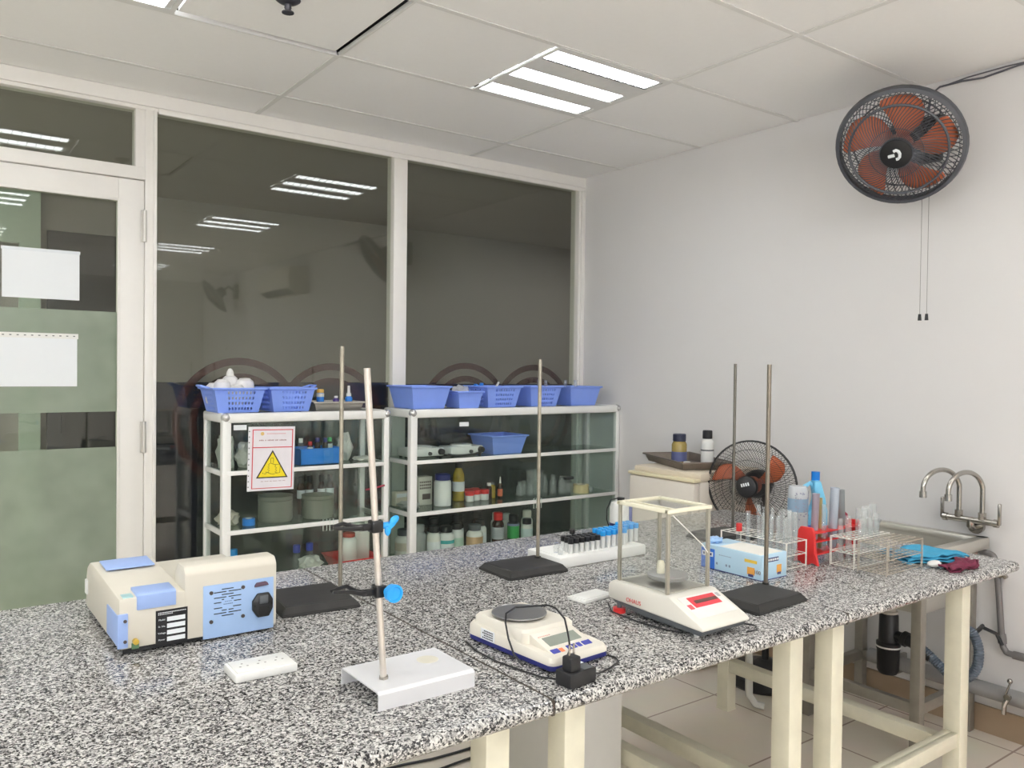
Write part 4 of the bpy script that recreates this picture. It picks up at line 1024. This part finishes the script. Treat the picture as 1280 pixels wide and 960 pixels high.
g = G().bx(-.045, .020, -.1126, -.112, .052, .064).done('end_logo_patch', NAVY, t)
g = G()
for i in range(6): g.bx(-.042+i*.0105, -.034+i*.0105, -.1132, -.1125, .055, .061)
g.done('end_logo_print', tb_, t)
G().bx(-.055, .050, -.105, .045, .0735, .0752).done('top_panel', mat('box_top_cream', (.82, .80, .74), .6), t)
crumple('glove', 'pale blue glove corner sticking out of the glove box', 'glove', (-1.40, -2.268, T+.0745), (.03, .022, .010), mat('glove_blue', (.35, .55, .85), .5), seed=31)

# foam tray with capped tubes
t = thing('foam_block', 'long white foam block holding the capped tubes', 'tube holder', (-1.650, -1.955, T))
FO = mat('white_foam', (.86, .86, .84), .8, vary=.015, scale=120)
G().bx(-.185, .185, -.083, .083, 0, .034, .005).done('block', FO, t); G().bx(-.17, .17, -.06, .07, .0335, .0355, .002).done('top_step', FO, t)
def captube(label, x, y, cap, zt_, group):
    t = thing('capped_tube', label, 'tube', (x, y, T+.0356), 0, group)
    G().lathe([(0, 0), (.0075, 0), (.0078, zt_-.014), (0, zt_-.014)], n=12).done('body', mat('frosted_tube', (.80, .81, .80), .4, trans=.15), t)
    G().lathe([(0, zt_-.016), (.0092, zt_-.016), (.0092, zt_-.002), (.0075, zt_), (0, zt_)], n=14).done('cap', cap, t)
for j in range(3):
    for i in range(6):
        captube('black capped plastic tube in the foam block', -1.768+i*.0225+j*.004, -2.008+j*.0225, BLACK, .046, 'black capped tubes in the foam block')
captube('black capped tube standing taller than the other black capped ones', -1.70, -1.935, BLACK, .058, None)
for j in range(3):
    for i in range(5):
        captube('blue capped plastic tube in the foam block', -1.632+i*.0235+j*.004, -2.008+j*.0235, CYAN, .056, 'blue capped tubes in the foam block')
for j in range(3):
    for i in range(3):
        captube('blue capped plastic tube in the foam block', -1.508+i*.0235+j*.004, -1.985+j*.0235, CYAN, .060, 'blue capped tubes in the foam block')
for n, (x, y) in enumerate(((-1.803, -2.00), (-1.797, -1.972))):
    o = G().lathe([(0, 0), (.008, 0), (.009, .018), (.006, .022), (.007, .030), (0, .030)], (x, y, T+.0356), 12).done('glass_stopper', LABG)
    tag(o, ('little clear stopper, front one beside the black capped tubes', 'little clear stopper, rear one beside the black capped tubes')[n], 'stopper', 'stoppers on the foam block')
# white bottle with navy trim and black lead behind the tubes
t = thing('white_bottle', 'white bottle with navy trim and a thin black hose behind the blue capped tubes', 'bottle', (-1.300, -1.745, T), -.634)
G().lathe([(0, 0), (.040, 0), (.042, .01), (.042, .10), (.036, .118), (.02, .124), (0, .124)], n=24).done('body', WHITE, t)
G().lathe([(.0425, .012), (.0432, .012), (.0432, .045), (.0425, .045)], n=24).done('navy_band', NAVY, t)
G().bx(.026, .038, -.035, -.028, .03, .11, .002).done('navy_strip', mat('slate_navy', (.10, .12, .34), .4), t)
G().lathe([(0, .122), (.014, .122), (.014, .137), (0, .137)], n=16).done('cap', BLACK, t)
G().tube([(-.01, 0, .135), (-.04, -.02, .130), (-.055, -.03, .10), (-.056, -.032, .06), (-.046, -.03, .03)], .0022, 6).done('hose', BLACK, t)

# ------------------------------------------------------------------ wire racks and tubes
WIRE = mat('rack_wire', (.56, .50, .42), .35, .6, vary=.25, scale=80)
WIREW = mat('white_coated_wire', (.78, .76, .70), .4, vary=.1, scale=80)
def rack(label, x0, x1, y0, y1, nx, ny, h, m):
    t = thing('wire_rack', label, 'rack', ((x0+x1)/2, (y0+y1)/2, T), 0, 'wire test tube racks')
    w, d = (x1-x0)/2, (y1-y0)/2; r = .0011
    for nm, z in (('bottom_grid', .006), ('middle_grid', h*.52), ('top_grid', h)):
        g = G(); g.tube([(-w, -d, z), (w, -d, z), (w, d, z), (-w, d, z)], r*1.3, 5, True)
        if nm != 'bottom_grid' or True:
            for i in range(1, nx): g.tube([(-w+2*w*i/nx, -d, z), (-w+2*w*i/nx, d, z)], r, 5)
            for j in range(1, ny): g.tube([(-w, -d+2*d*j/ny, z+.001), (w, -d+2*d*j/ny, z+.001)], r, 5)
        g.done(nm, m, t)
    for a, b in ((-w, -d), (w, -d), (w, d), (-w, d)):
        g = G(); g.cyl((a, b, 0), (a, b, h+.002), r*1.5, n=6); g.cyl((a*.93, b, .004), (a*.93, b, h), r, n=6)
        g.done('upright', m, t)
    return t
rack('wire rack of test tubes behind the glove box', -1.272, -1.168, -2.44, -2.19, 4, 9, .085, WIREW)
rack('empty front wire rack nearest the bench edge, beside the blue cloth', -1.078, -.868, -2.652, -2.560, 10, 4, .092, WIRE)
rack('wire rack of large tubes between the red rack and the front wire rack', -1.085, -.880, -2.550, -2.470, 10, 4, .094, WIREW)
t = thing('tube_rack', 'red plastic tube rack standing among the wire racks', 'rack', (-1.0, -2.415, T))
for s in (-1, 1):
    g = G()
    g.prism([(-.045, 0), (-.028, .006), (-.020, .006), (-.012, 0), (.012, 0), (.020, .006), (.028, .006), (.045, 0), (.034, .04), (.028, .105), (.020, .118), (-.020, .118), (-.028, .105), (-.034, .04)], 'x', s*.13-.006, s*.13+.006, .002)
    g.done('end_plate', RED, t)
for z in (.03, .07, .098):
    g = G().bx(-.125, .125, -.030, .030, z, z+.004, .001); g.done('tube_shelf', RED, t)
def testtube(label, x, y, z, r, h, m=LABG, group=None, fill=None):
    t = thing('test_tube', label, 'test tube', (x, y, z), random.uniform(-.02, .02), group)
    t.rotation_euler = (random.uniform(-.03, .03), random.uniform(-.03, .03), 0)
    P = [(0, 0), (r*.5, r*.13), (r*.87, r*.5), (r, r), (r, h-.002), (r*1.12, h), (r*.98, h), (r*.88, h-.003), (r*.88, r), (0, r*.25)]
    G().lathe(P, n=14).done('glass', m, t)
    if fill: G().lathe([(0, r*.3), (r*.8, r), (r*.86, h*fill[0]), (0, h*fill[0])], n=14).done('liquid', fill[1], t)
    return t
gt = 'tubes in the wire rack behind the glove box'
for n in range(16):
    i, j = n % 3, n//3
    if (i, j) in ((0, 4), (1, 2)): continue
    testtube('clear test tube standing in the wire rack behind the glove box', -1.259+.026*i+(.0 if i < 2 else .003), -2.426+.0278*j*1.0+.0, T+.008, .0075, .155+.02*((n*5) % 3)/2, group=gt)
t = bottle('small vial with a red cap in the wire rack behind the glove box', -1.233, -2.232, T+.006, .009, .105, LABG, RED, None, neck=.9, caph=.25, name='vial', cat='vial')
PT = mat('purple_stain_tube', (.50, .44, .52), .3, trans=.35); YT = mat('yellow_tube', (.55, .46, .22), .3, trans=.3); BT = mat('pale_blue_tube', (.62, .68, .76), .25, trans=.5); GT = mat('grey_tube', (.40, .43, .44), .3, trans=.35)
testtube('tall purple tinted tube in the red rack', -1.085, -2.41, T+.035, .0115, .185, PT)
testtube('yellowish tube next to the purple tinted one in the red rack', -1.035, -2.40, T+.035, .009, .165, YT)
testtube('wide pale blue cylinder in the red rack', -1.005, -2.425, T+.035, .0145, .200, BT)
testtube('grey topped tube near the inner end of the red rack', -.925, -2.41, T+.035, .0125, .185, GT)
testtube('slim clear tube between the purple and blue ones in the red rack', -1.058, -2.428, T+.035, .008, .150)
t = thing('plastic_clip', 'dark red curved clip on the inner end of the red rack', 'clip', (-.90, -2.405, T+.1025))
G().tube([(-.02, 0, .036), (-.008, 0, .038), (.004, 0, .03), (.008, 0, .014), (.008, 0, 0)], [.004, .007, .008, .008, .008], 8).done('clip', mat('crimson', (.35, .015, .05), .35), t)
for n, (x, y, r, h) in enumerate(((-1.045, -2.51, .010, .150), (-.985, -2.512, .018, .168), (-.945, -2.508, .016, .172), (-.912, -2.512, .011, .175), (-1.02, -2.53, .008, .13), (-.965, -2.535, .008, .14), (-.925, -2.535, .009, .15), (-1.06, -2.492, .008, .14))):
    testtube('clear glass tube in the wire rack before the red rack', x, y, T+.0085, r, h, group='tubes in the wire rack before the red rack')
t = thing('beaker', 'clear plastic beaker on the bench behind the wire racks', 'beaker', (-.80, -2.43, T+.0005))
G().lathe([(0, 0), (.034, 0), (.037, .005), (.038, .10), (.043, .112), (.041, .112), (.036, .10), (.035, .006), (0, .003)], n=24).done('body', LABG, t)
# detergent and clear sleeve of cups
t = thing('detergent_bottle', 'light blue bottle with a handle and a bright blue cap', 'bottle', (-.835, -2.25, T+.0005), -.634)
DB = mat('detergent_blue', (.18, .55, .80), .3, vary=.05)
G().prism([(-.036, 0), (.034, 0), (.038, .006), (.038, .12), (.030, .165), (.016, .215), (.012, .228), (-.012, .228), (-.012, .20), (-.006, .165), (-.014, .135), (-.036, .11)], 'y', -.024, .024, .008).done('body', DB, t)
G().tube([(-.006, 0, .200), (-.020, 0, .216), (-.037, 0, .205), (-.042, 0, .17), (-.040, 0, .13), (-.030, 0, .108)], .0085, 10).done('handle', DB, t)
g = G().cyl((0, 0, .227), (0, 0, .257), .0145, n=20)
g.done('cap', mat('cap_blue', (.0, .18, .62), .35), t)
G().bx(-.033, .034, -.0255, -.0235, .018, .062, .001).bx(-.0378, -.035, -.018, .018, .018, .062).done('pink_label', mat('label_magenta', (.62, .06, .30), .5), t)
G().bx(-.033, .034, -.0258, -.0238, .062, .070).bx(-.038, -.035, -.018, .018, .062, .070).done('violet_label', mat('label_violet', (.16, .10, .50), .5), t)
t = thing('cup_sleeve', 'clear printed sleeve of stacked cups beside the blue detergent bottle', 'sleeve', (-.955, -2.262, T+.0005), .1)
G().lathe([(0, 0), (.033, 0), (.034, .008), (.034, .20), (.028, .216), (0, .218)], n=20).done('sleeve', mat('sleeve_film', (.72, .75, .78), .2, trans=.35), t)
g = G()
for k in range(9): g.lathe([(.024, 0), (.031, .002), (.031, .004), (.024, .002)], (0, 0, .02+k*.02), 18)
g.done('cup', WHITE, t)
g = G()
rnd = random.Random(5)
for k in range(60):
    a = rnd.uniform(-2.9, -.3); z = rnd.uniform(.10, .20); g.box((.0345*math.cos(a), .0345*math.sin(a), z), (.004, .001, .004), rot=(0, 0, a+PI/2))
g.done('grey_print', mat('print_grey', (.25, .25, .32), .6), t)
g = G().lathe([(.0343, .13), (.0348, .13), (.0348, .175), (.0343, .175)], n=20); g.done('blue_print', mat('print_sky', (.45, .65, .85), .5, trans=.5), t)
# cloths
def cloth(label, cx, cy, w, d, rz, m, layers, seed, name='cleaning_cloth'):
    t = thing(name, label, 'cloth', (cx, cy, T), rz)
    rnd = random.Random(seed)
    for L_ in range(layers):
        tb = bmesh.new(); n1, n2 = 16, 12; V = {}
        for i in range(n1+1):
            for j in range(n2+1):
                u, v = i/n1-.5, j/n2-.5
                z = .003+L_*.008+.007*math.sin(u*7+seed+L_)*math.cos(v*6+seed*.7)+.003*math.sin(u*19+v*13+seed)+.008*(.5-abs(u))
                e = .012*math.sin(v*9+seed+L_*2); q = .010*math.sin(u*8+seed*2+L_)
                V[i, j] = tb.verts.new((u*w*(1-.06*L_)+e+rnd.uniform(-.001, .001), v*d*(1-.08*L_)+q, max(.002, z)))
        for i in range(n1):
            for j in range(n2): tb.faces.new((V[i, j], V[i+1, j], V[i+1, j+1], V[i, j+1]))
        g = G(); g.add(tb); o = g.done('fold', m, t)
        md = o.modifiers.new('thickness', 'SOLIDIFY'); md.thickness = .0035; md.offset = 1
    return t
cloth('folded sky blue cloth beside the front wire rack', -.735, -2.585, .235, .165, -.35, mat('cloth_blue', (.05, .32, .52), .9, vary=.15, scale=90, bump=.3), 3, 2)
cloth('crumpled maroon cloth at the bench edge before the blue cloth', -.762, -2.722, .185, .062, .12, mat('cloth_maroon', (.16, .02, .05), .9, vary=.8, scale=45, bump=.3), 2, 5)
o = G().sph((0, 0, 0), .03, (1, .6, .35), 8).done('tissue', WHITE); o.location = (-.832, -2.672, T+.012); tag(o, 'small white tissue wad against the blue cloth', 'tissue')

# ------------------------------------------------------------------ fans
def fan_matrix(c, axis):
    Z = Vector(axis).normalized(); X = Vector((0, 0, 1)).cross(Z).normalized(); Y = Z.cross(X)
    M = Matrix((X, Y, Z)).transposed().to_4x4(); M.translation = Vector(c); return M
def fan_head(t, M, R, blades, b0, nsp, swirl, rings, rim, bladew, cage, logo, hubz, hubr, fine=.0011):
    def put(g, name, m, par=None):
        o = g.done(name, m, par or t)
        if par is None: o.matrix_local = M
        return o
    def prof(f, top): return top*(1-f**2.6)
    for nm, sgn, top in (('front_grille', 1, hubz-.008), ('rear_grille', -1, .065)):
        g = G()
        n = nsp if sgn > 0 else int(nsp*.6)
        for k in range(n):
            a = 2*PI*k/n; pts = []
            for s in range(7):
                f = .18+(1-.18)*s/6; aa = a+sgn*swirl*(1-f)
                pts.append((R*f*math.cos(aa), R*f*math.sin(aa), sgn*prof(f, top)))
            g.tube(pts, fine, 4)
        for f, rr in rings:
            g.tube([(R*f*math.cos(2*PI*k/40), R*f*math.sin(2*PI*k/40), sgn*prof(f, top)+.001) for k in range(40)], rr if sgn > 0 else rr*.6, 6, True)
        put(g, nm, cage)
    g = G(); d, w = rim
    g.lathe([(R-w, -d), (R, -d*.8), (R+w*.4, 0), (R, d*.8), (R-w, d), (R-w, -d)], n=48); put(g, 'rim', cage)
    g = G().lathe([(0, hubz), (hubr*.55, hubz), (hubr*.92, hubz-.006), (hubr, hubz-.016), (hubr*.95, hubz-.03), (0, hubz-.03)], n=28); cap = put(g, 'hub_cap', BLACK)
    g = G(); q = hubr
    if logo == 'hook': g.tube([(-.42*q, -.05*q, hubz+.001), (-.05*q, 0, hubz+.001)], .11*q, 6); g.tube([(.05*q+.22*q*math.cos(a), .02*q+.3*q*math.sin(a), hubz+.001) for a in (2.2, 1.5, .8, .1, -.6, -1.2, -1.7)], .10*q, 6)
    else:
        for k in range(4): g.box((-.38*q+.2*q*k, .12*q+.06*q*k, hubz+.0006), (.13*q, .3*q, .001), 0, (0, 0, .3))
    g.done('logo', PAPER, cap)
    for k in range(blades):
        a0 = b0+2*PI*k/blades; g = G(); bm = g.bm; V = {}; ns, nw = 10, 6; hw = bladew
        for i in range(ns+1):
            f = i/ns; rr = R*(.17+.70*f)
            half = hw*(.35+.75*math.sin(PI*min(1, .18+f*.62)))*(1 if f < .92 else .78)
            for j in range(nw+1):
                u = j/nw-.5; ang = a0+u*2*half+.38*f*f
                V[i, j] = bm.verts.new((rr*math.cos(ang), rr*math.sin(ang), u*.05*(1-.3*f)+.006))
        for i in range(ns):
            for j in range(nw): bm.faces.new((V[i, j], V[i+1, j], V[i+1, j+1], V[i, j+1]))
        o = put(g, 'blade', ORANGE); md = o.modifiers.new('thickness', 'SOLIDIFY'); md.thickness = .0025
    put(G().lathe([(0, -.02), (R*.2, -.02), (R*.2, .022), (R*.15, .03), (0, .03)], n=24), 'blade_hub', ORANGE)
    put(G().lathe([(0, -.055), (.055, -.055), (.066, -.07), (.066, -.12), (.05, -.15), (0, -.155)], n=24).cyl((0, 0, -.06), (0, 0, -.01), .01), 'motor', BLACK)
CAGE = mat('grey_black_cage', (.085, .09, .105), .45, .2)
def wall_fan(label, y, cords=True):
    t = thing('wall_fan', label, 'fan', (0, y, 2.31), 0, 'round wall fans')
    ax = (-.776, -.228, -.586); M = fan_matrix((-.285, 0, 0), ax)
    fan_head(t, M, .237, 5, -.12, 78, .9, ((.42, .0016), (.76, .0055), (.90, .0016)), (.024, .014), .42, CAGE, 'hook', .085, .062, .0019)
    a = Vector((-.285, 0, 0))-Vector(ax).normalized()*.14
    g = G().tube([a, (a.x+.06, .02, a.z+.05), (-.03, .03, .08)], .018, 10); g.done('arm', BLACK, t)
    G().bx(-.045, -.0005, -.035, .085, -.02, .17, .01).done('wall_bracket', BLACK, t)
    for yy, zz in ((-.008, -.68), (-.036, -.68)):
        g = G().tube([(-.12, yy, .03), (-.12, yy, zz+.02)], .0011, 5); c = g.done('pull_cord', mat('cord_grey', (.25, .24, .23), .6), t)
        G().lathe([(0, 0), (.0075, 0), (.0055, .026), (0, .027)], (-.12, yy, zz), 12).done('cord_bead', BLACK, c)
    return t
wall_fan('dark caged wall fan with rust orange blades and two hanging cords', -2.235)
wall_fan('second dark wall fan farther along the wall, seen only reflected in the glass', -6.8)
t = thing('floor_fan', 'black caged standing fan with orange blades between the fridge and the sink', 'fan', (-.30, -1.66, 0))
M = fan_matrix((-.02, .075, .892), (-.94, -.343, .02))
fan_head(t, M, .206, 3, .42, 110, .5, ((.38, .001), (.58, .001), (.80, .001)), (.008, .006), .27, BLACK, 'word', .085, .050, .0010)
G().lathe([(0, 0), (.155, 0), (.165, .012), (.165, .05), (.14, .075), (.05, .095), (.03, .11), (0, .11)], n=36).done('base', BLACK, t)
G().cyl((0, 0, .10), (0, 0, .80), .016, n=14).tube([(0, 0, .78), (.06, .06, .83), (.075, .105, .885)], .015, 8).done('pole', BLACK, t)
G().cyl((-.12, -.08, .062), (-.12, -.08, .082), .012, n=14).done('switch_button', RED, t)
G().tube([(.085, .10, .80), (.10, .10, .72), (.10, .09, .60), (.06, .05, .3), (.02, .03, .12)], .004, 6).done('cord', BLACK, t)
# air conditioner on the same wall, behind the camera's shoulder, mirrored in the glass
t = thing('air_conditioner', 'white wall air conditioner seen only as a reflection in the glass', 'air conditioner', (0, -4.9, 2.20))
G().prism([(-.001, 0), (-.12, 0), (-.21, .06), (-.225, .16), (-.20, .28), (-.02, .30), (-.001, .30)], 'y', -.48, .48, .008).done('casing', OFFW, t)
G().prism([(-.125, -.002), (-.205, .05), (-.20, .054), (-.12, .004)], 'y', -.42, .42).done('outlet_flap', DGREY, t)

# ------------------------------------------------------------------ sink, tap and plumbing
t = thing('steel_sink', 'free-standing steel sink on an angle iron frame against the white wall', 'sink', (0, 0, 0))
sx0, sx1, sy0, sy1, zr = -.475, -.012, -2.485, -1.945, .775
SS = mat('sink_steel', (.60, .58, .53), .32, .75, vary=.05, scale=10)
g = G(); h_ = .048
for a in ((sx0, sx1, sy0, sy0+.045), (sx0, sx1, sy1-.045, sy1), (sx0, sx0+.045, sy0, sy1), (sx1-.045, sx1, sy0, sy1)): g.bx(*a, zr-h_, zr, .008)
g.done('rim', SS, t)
g = G(); bm = g.bm
ix0, ix1, iy0, iy1 = sx0+.043, sx1-.043, sy0+.043, sy1-.043; zb = .52
def vq(*P): bm.faces.new([bm.verts.new(p) for p in P])
vq((ix0, iy0, zr-.004), (ix1, iy0, zr-.004), (ix1-.02, iy0+.02, zb), (ix0+.02, iy0+.02, zb)); vq((ix1, iy0, zr-.004), (ix1, iy1, zr-.004), (ix1-.02, iy1-.02, zb), (ix1-.02, iy0+.02, zb))
vq((ix1, iy1, zr-.004), (ix0, iy1, zr-.004), (ix0+.02, iy1-.02, zb), (ix1-.02, iy1-.02, zb)); vq((ix0, iy1, zr-.004), (ix0, iy0, zr-.004), (ix0+.02, iy0+.02, zb), (ix0+.02, iy1-.02, zb))
vq((ix0+.02, iy0+.02, zb), (ix1-.02, iy0+.02, zb), (ix1-.02, iy1-.02, zb), (ix0+.02, iy1-.02, zb))
o = g.done('basin', SS, t, smooth=False); md = o.modifiers.new('thickness', 'SOLIDIFY'); md.thickness = .002
for lx in (sx0+.018, sx1-.05):
    for ly in (sy0+.04, sy1-.045):
        G().bx(lx, lx+.038, ly, ly+.038, 0, zr-h_+.002, .002).done('leg', DSTEEL, t)
lx0, lx1, ly0, ly1 = sx0+.022, sx1-.018, sy0+.045, sy1-.012
for a in ((lx0, lx0+.03, ly0, ly1), (lx1-.03, lx1, ly0, ly1), (lx0, lx1, ly0, ly0+.03), (lx0, lx1, ly1-.03, ly1)):
    G().bx(*a, .155, .195, .002).done('rail', DSTEEL, t)
t = thing('drain_trap', 'black bottle trap under the sink with a grey corrugated hose', 'drain', (-.25, -2.21, 0))
G().cyl((0, 0, .445), (0, 0, .518), .027, n=18).lathe([(.027, .445), (.034, .448), (.034, .456), (.027, .459)], n=18).done('tailpiece', mat('beige_pipe', (.62, .58, .52), .5), t)
G().lathe([(0, .205), (.034, .205), (.042, .22), (.043, .30), (.046, .305), (.046, .33), (.038, .335), (.036, .44), (.030, .448), (0, .448)], n=24).done('trap_body', BLACK, t)
G().lathe([(.0462, .312), (.0475, .312), (.0475, .318), (.0462, .318)], n=24).done('white_ring', WHITE, t)
G().tube([(0, -.02, .365), (0, -.055, .362), (0, -.058, .362), (0, -.105, .352)], [.020, .020, .028, .020], 14).cyl((0, -.06, .362), (0, -.078, .358), .030, n=14).done('outlet_elbow', BLACK, t)
path = [(0, -.10, .352), (.005, -.14, .335), (.015, -.19, .295), (.02, -.235, .262), (.03, -.285, .262), (.04, -.320, .31), (.045, -.325, .38), (.045, -.305, .435), (.05, -.275, .445)]
def dense(P, n):
    out = []
    for i in range(len(P)-1):
        p0_ = Vector(P[max(0, i-1)]); p1_ = Vector(P[i]); p2_ = Vector(P[i+1]); p3_ = Vector(P[min(len(P)-1, i+2)])
        for k in range(n):
            u = k/n; out.append(.5*((2*p1_)+(p2_-p0_)*u+(2*p0_-5*p1_+4*p2_-p3_)*u*u+(3*p1_-p0_-3*p2_+p3_)*u**3))
    out.append(Vector(P[-1])); return out
dp_ = dense(path, 14)
G().tube(dp_, [.0165+.0022*(k % 2) for k in range(len(dp_))], 12).done('corrugated_hose', mat('hose_grey', (.09, .115, .15), .45), t)
G().tube([(0, -.098, .352), (.012, -.165, .312)], .021, 14).done('hose_sleeve', BLACK, t)
o = G().tube([(-.215, -2.51, .425), (-.12, -2.50, .435), (-.05, -2.48, .43)], .008, 6)
o.tube([(-.08, -2.495, .432), (-.06, -2.535, .415), (-.055, -2.555, .375)], .007, 6)
tag(o.done('rubber_strap', BLACK), 'black strap tying the hose to the sink leg', 'strap')
# double tap on the wall
t = thing('double_tap', 'steel wall tap with two swan neck spouts over the sink', 'tap', (0, -2.432, .840))
G().cyl((-.065, .088, 0), (-.065, -.088, 0), .0125, n=16).cyl((-.001, 0, -.03), (-.001-.02, 0, -.03), .03, n=20).tube([(-.005, 0, -.03), (-.045, 0, -.03), (-.065, 0, -.022), (-.065, 0, 0)], .014, 10).done('body', CHROME, t)
for s in (1, -1):
    g = G().cyl((-.065, s*.088, 0), (-.065, s*.104, 0), .016, n=16); g.box((-.067, s*.108, .036), (.016, .012, .085), .005); g.done('lever', CHROME, t)
for yb_, ye, dx, dn in ((.044, .105, -.165, 0), (-.044, .008, -.165, 0)):
    n = 12; pts = [(-.065, yb_, .005), (-.065, yb_, .12)]
    ex, ey = -.065+dx, ye
    for k in range(1, n+1):
        a = PI*k/n*1.02; f = (1-math.cos(a))/2
        pts.append((-.065+dx*f, yb_+(ey-yb_)*f, .12+.075*math.sin(a)))
    pts.append((ex, ey, .10))
    g = G().tube(dense(pts, 3), .0095, 12); g.cyl((-.065, yb_, .008), (-.065, yb_, .034), .0155, n=8)
    sp = g.done('spout', CHROME, t)
    G().cyl((ex, ey, .113), (ex, ey, .088), .0135, n=14).done('nozzle', mat('nozzle_steel', (.45, .44, .42), .25, .9), sp)
# pipes on the wall
PIP = mat('grey_plastic_pipe', (.17, .16, .16), .45, vary=.06)
t = thing('water_pipe', 'thin grey pipe running down the white wall past the bench corner', 'pipe', (0, 0, 0))
G().tube(dense([(-.03, -2.455, .715), (-.03, -2.495, .712), (-.03, -2.512, .69), (-.03, -2.525, .60), (-.03, -2.542, .40), (-.03, -2.555, .352), (-.03, -2.59, .342), (-.03, -2.80, .342), (-.03, -3.3, .342)], 5), .0115, 12).done('pipe', PIP, t)
G().cyl((-.03, -2.541, .41), (-.03, -2.545, .375), .0155, n=14).cyl((-.03, -2.585, .342), (-.03, -2.625, .342), .0155, n=14).done('joint', PIP, t)
G().bx(-.046, -.0005, -2.545, -2.505, .63, .645, .002).cyl((-.035, -2.50, .637), (-.052, -2.50, .637), .007, n=10).cyl((-.035, -2.556, .637), (-.052, -2.556, .637), .007, n=10).done('clamp', CHROME, t)
t = thing('waste_pipe', 'thick grey pipe low along the white wall with a small steel valve', 'pipe', (0, 0, 0))
G().cyl((-.052, -2.02, .185), (-.052, -3.4, .185), .030, n=20).done('pipe', mat('grey_waste_pipe', (.30, .295, .29), .5), t)
for y in (-2.15, -2.9): G().bx(-.085, -.0005, y-.008, y+.008, .145, .222, .002).done('clamp', DSTEEL, t)
v = G().cyl((-.085, -2.593, .195), (-.10, -2.593, .195), .012, n=12).tube([(-.09, -2.593, .19), (-.10, -2.585, .165), (-.10, -2.583, .13)], .009, 8).box((-.098, -2.597, .232), (.012, .006, .05), .002, (.3, 0, 0)); v.sph((-.098, -2.602, .26), .010, n=8)
v.done('valve', CHROME, t)
# something red on the floor at the frame edge
t = thing('plastic_stool', 'red plastic stool just showing at the edge of the frame by the wall', 'stool', (-.34, -3.03, 0))
k = .15
G().bx(-k+.03, k-.03, -k+.03, k-.03, .285, .30, .006).done('seat', RED, t)
for sx in (-1, 1):
    for sy in (-1, 1): G().tube([(sx*(k-.04), sy*(k-.04), .29), (sx*k*.93, sy*k*.93, 0)], [.018, .014], 8).done('leg', RED, t)

# unseen tubes added as fill for the ceiling, floor and furniture fronts
def batten(label, loc, rz, power):
    t = thing('fill_batten', label, 'light', loc, rz, 'added wall fill lights')
    G().bx(-.60, .60, -.05, -.0005, -.03, .03, .004).done('housing', WHITE, t)
    G().cyl((-.57, -.075, .018), (-.57+1.14, -.075, .018), .014, n=12).done('tube', emit('fill_tube_glow_%d' % power, (.94, .975, 1.), power), t)
    for x in (-.585, .585): G().bx(x-.012, x+.012, -.09, -.045, -.01, .045, .003).done('end_cap', WHITE, t)
for k, y in enumerate((-2.2, -4.6, -6.9)): batten(('added fill tube on the plain wall opposite the white one, nearest the glass', 'added fill tube on the plain wall opposite the white one, middle of three', 'added fill tube on the plain wall opposite the white one, farthest from the glass')[k], (XL, y, 2.2), PI/2, 40)
batten('added fill tube on the wall behind the camera, nearer the white wall', (-3.4, YR, 2.2), PI, 160)
batten('added fill tube on the wall behind the camera, farther from the white wall', (-4.8, YR, 2.2), PI, 160)

# ------------------------------------------------------------------ corridor light, camera, view
def area(name, loc, size, power, col=(1, 1, 1), rot=(0, 0, 0)):
    l = bpy.data.lights.new(name, 'AREA'); l.shape = 'RECTANGLE'; l.size, l.size_y = size; l.energy = power; l.color = col
    o = bpy.data.objects.new(name, l); C.objects.link(o); o.location = loc; o.rotation_euler = rot; return o
area('corridor_lamp', (-4.4, 1.2, CEIL-.02), (1.2, .3), 24, (.97, 1, .93))
area('corridor_fill_far', (1.6, 1.2, CEIL-.02), (1.2, .3), 6, (1., .95, .93))  # unseen fill added to brighten the corridor behind the corner pane
w = bpy.data.worlds.new('world'); SC.world = w; w.use_nodes = True
w.node_tree.nodes['Background'].inputs[0].default_value = (.5, .5, .5, 1); w.node_tree.nodes['Background'].inputs[1].default_value = .0

cd = bpy.data.cameras.new('camera'); cam = bpy.data.objects.new('camera', cd); C.objects.link(cam)
f_px, yaw, pitch, roll = 1022.0, .6341, -.0173, .0117
cd.sensor_width = 36; cd.lens = f_px*36/1280; cd.clip_start = .02
F = Vector((math.sin(yaw)*math.cos(pitch), math.cos(yaw)*math.cos(pitch), math.sin(pitch)))
Rt = Vector((math.cos(yaw), -math.sin(yaw), 0)); U = Rt.cross(F)
c_, s_ = math.cos(roll), math.sin(roll)
R2, U2 = Rt*c_+U*s_, U*c_-Rt*s_
M = Matrix((R2, U2, -F)).transposed().to_4x4(); M.translation = Vector((-3.4292, -3.9471, 1.41))
cam.matrix_world = M
SC.camera = cam
SC.view_settings.view_transform = 'Standard'; SC.view_settings.look = 'None'
SC.view_settings.exposure = .84; SC.view_settings.gamma = 1; SC.view_settings.use_curve_mapping = False
cy = SC.cycles
cy.max_bounces = 12; cy.diffuse_bounces = 8; cy.glossy_bounces = 5; cy.transmission_bounces = 6; cy.transparent_max_bounces = 40
cy.caustics_reflective = False; cy.caustics_refractive = False; cy.sample_clamp_indirect = 6
